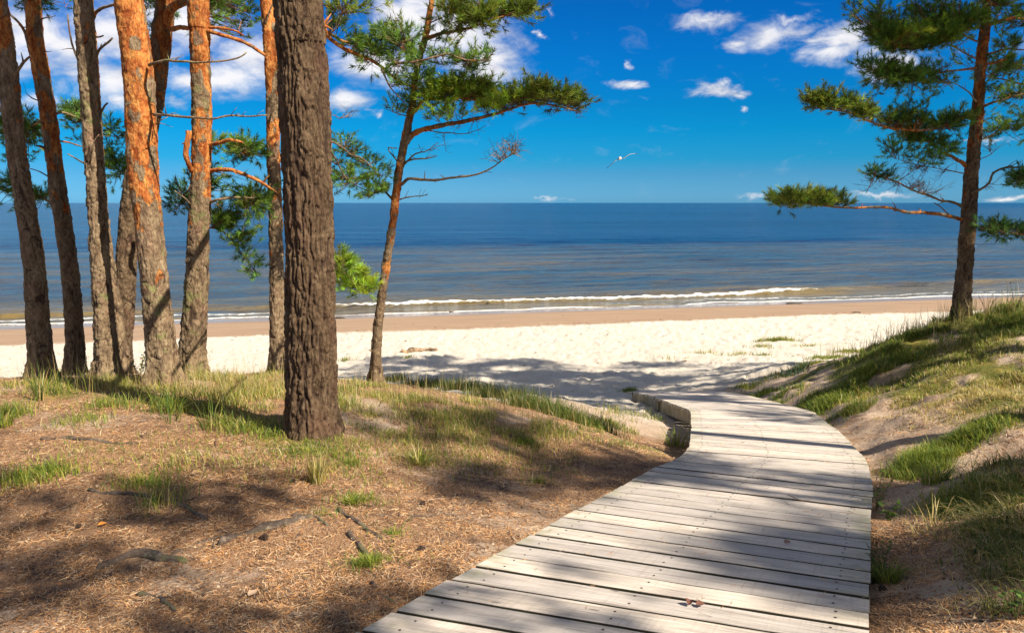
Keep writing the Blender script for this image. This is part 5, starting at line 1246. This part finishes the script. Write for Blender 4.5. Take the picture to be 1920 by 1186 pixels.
leafy_plant("yellow-green heather sprig on the sunny dune shoulder", 1600, 740, .28, 7, 5, .028, .5, (.24, .27, .03))
leafy_plant("yellow-green heather sprig highest up the sunny shoulder", 1650, 705, .26, 7, 6, .028, .5, (.24, .27, .03))
leafy_plant("dark seed-headed herb on the right crest beside the tree", 1850, 592, .34, 6, 7, .022, .4, (.05, .06, .03))
leafy_plant("dark seed-headed herb on the right crest at the photo's edge", 1900, 588, .42, 6, 8, .022, .4, (.05, .06, .03))
leafy_plant("greenish cudweed sprig low on the right bank", 1905, 1160, .14, 4, 9, .03, .5)

# ------------------------------------------------------------------ gull
def gull():
    c = at(1163, 297, 34.0); k = 34.0 / FPX
    e = empty("gull", c); tag(e, "white gull gliding over the sea with dark-tipped wings raised and lowered", "gull")
    def mat(n, col): m, t, p = new_mat(n); p.inputs['Base Color'].default_value = (*col, 1); p.inputs['Roughness'].default_value = .7; return m
    white, grey, dark, org = mat("gull_white", (.42, .40, .38)), mat("gull_grey", (.16, .15, .14)), mat("gull_wingtip", (.03, .03, .035)), mat("gull_beak", (.6, .25, .05))
    ax = np.array([(-.07, -.30, -.05), (-.055, -.25, -.02), (-.045, -.17, 0), (-.02, -.05, 0), (0, .10, 0), (.01, .22, .0), (.015, .36, .01)])
    R = np.array([.012, .042, .046, .075, .07, .04, .012]); P = spline(ax, 5); Rr = spline(np.stack([R] * 3, 1), 5)[:, 0]
    v, q, tt, _, _ = tube(P, Rr, 14)
    body = Batch(); body.add(v, q, tt, (1, 1, 1))
    # tail fan belongs to the continuous body surface
    body.add(np.array([(-.02, .30, .01), (.05, .30, .01), (.10, .47, .0), (-.07, .47, .0), (-.02, .30, .02), (.05, .30, .02), (.10, .47, .006), (-.07, .47, .006)]), [(0, 3, 2, 1), (4, 5, 6, 7), (0, 1, 5, 4), (1, 2, 6, 5), (2, 3, 7, 6), (3, 0, 4, 7)])
    body.build("body", white, e)
    for side, pts in ((1, [(8, 1), (16, 6.5), (26, 8.5), (34, 8)]), (-1, [(0, 0), (-10, -5.5), (-16, -11), (-24, -18)])):
        pts = np.array([(4, -1)] + pts if side > 0 else [(-1, 0)] + pts[1:], float) * k; pts[:, 0] *= 1; L = spline(np.hstack([pts, np.zeros((len(pts), 1))]), 6)
        n = len(L); f = np.linspace(0, 1, n); ch = .20 * (1 - f**2.2) + .015; sweep = -.10 * np.sin(f * math.pi) + .18 * f**2
        V = []
        for i in range(n):
            for cf in (0, .2, .5, 1.0):
                th = .022 * (1 - f[i]) * math.sin(math.pi * min(1, cf * 1.2) * .9); V.append((L[i, 0], sweep[i] + (cf - .35) * ch[i], L[i, 1] + th + .02 * cf))
            for cf in (1.0, .5, .2): V.append((L[i, 0], sweep[i] + (cf - .35) * ch[i], L[i, 1] - .004 + .02 * cf - .006 * (1 - f[i])))
        Q = [(i * 7 + j, i * 7 + (j + 1) % 7, i * 7 + 7 + (j + 1) % 7, i * 7 + 7 + j) for i in range(n - 1) for j in range(7)]
        mi = [2 if i > n * .74 else (1 if j in (1, 2) else 0) for i in range(n - 1) for j in range(7)]
        mesh_np("wing", V, Q, None, [white, grey, dark], e, None, True, mi)
    v, q, tt, _, _ = tube(np.array([(-.07, -.29, -.05), (-.075, -.33, -.062), (-.078, -.36, -.075)]), np.array([.013, .010, .002]), 8); b = Batch(); b.add(v, q, tt); b.build("beak", org, e)
    e.scale = (1.0,) * 3
gull()
# dark clumps of seaweed on the wet sand
m, t, p = new_mat("seaweed"); p.inputs['Base Color'].default_value = (.035, .03, .02, 1); p.inputs['Roughness'].default_value = .5
for x, y, sz, lab in [(638,597,.16,"dark seaweed clump on wet sand right behind the big trunk"),(846,585,.10,"small dark seaweed clump at the wash below the thin pine"),(1488,569.5,.22,"dark seaweed clump at the water's edge, right of centre"),(1606,586,.12,"dark seaweed lump on the tide line left of the right pine")]:
    g = ground_at(x, y); V = []
    for i in range(7):
        for j in range(12):
            th = j / 12 * 6.283; ph = i / 6 * math.pi / 2; q = sz * (1 + .45 * float(vnoise(math.cos(th) * 2 + x, math.sin(th) * 2, i * .7, 3)))
            V.append((math.cos(th) * math.cos(ph) * q * 1.6, math.sin(th) * math.cos(ph) * q * .7, math.sin(ph) * q * .35 - .01))
    Q = [(i * 12 + j, i * 12 + (j + 1) % 12, i * 12 + 12 + (j + 1) % 12, i * 12 + 12 + j) for i in range(6) for j in range(12)]
    o = mesh_np("seaweed_clump", V, Q, None, m); o.location = g; tag(o, lab, "seaweed", "seaweed clumps")
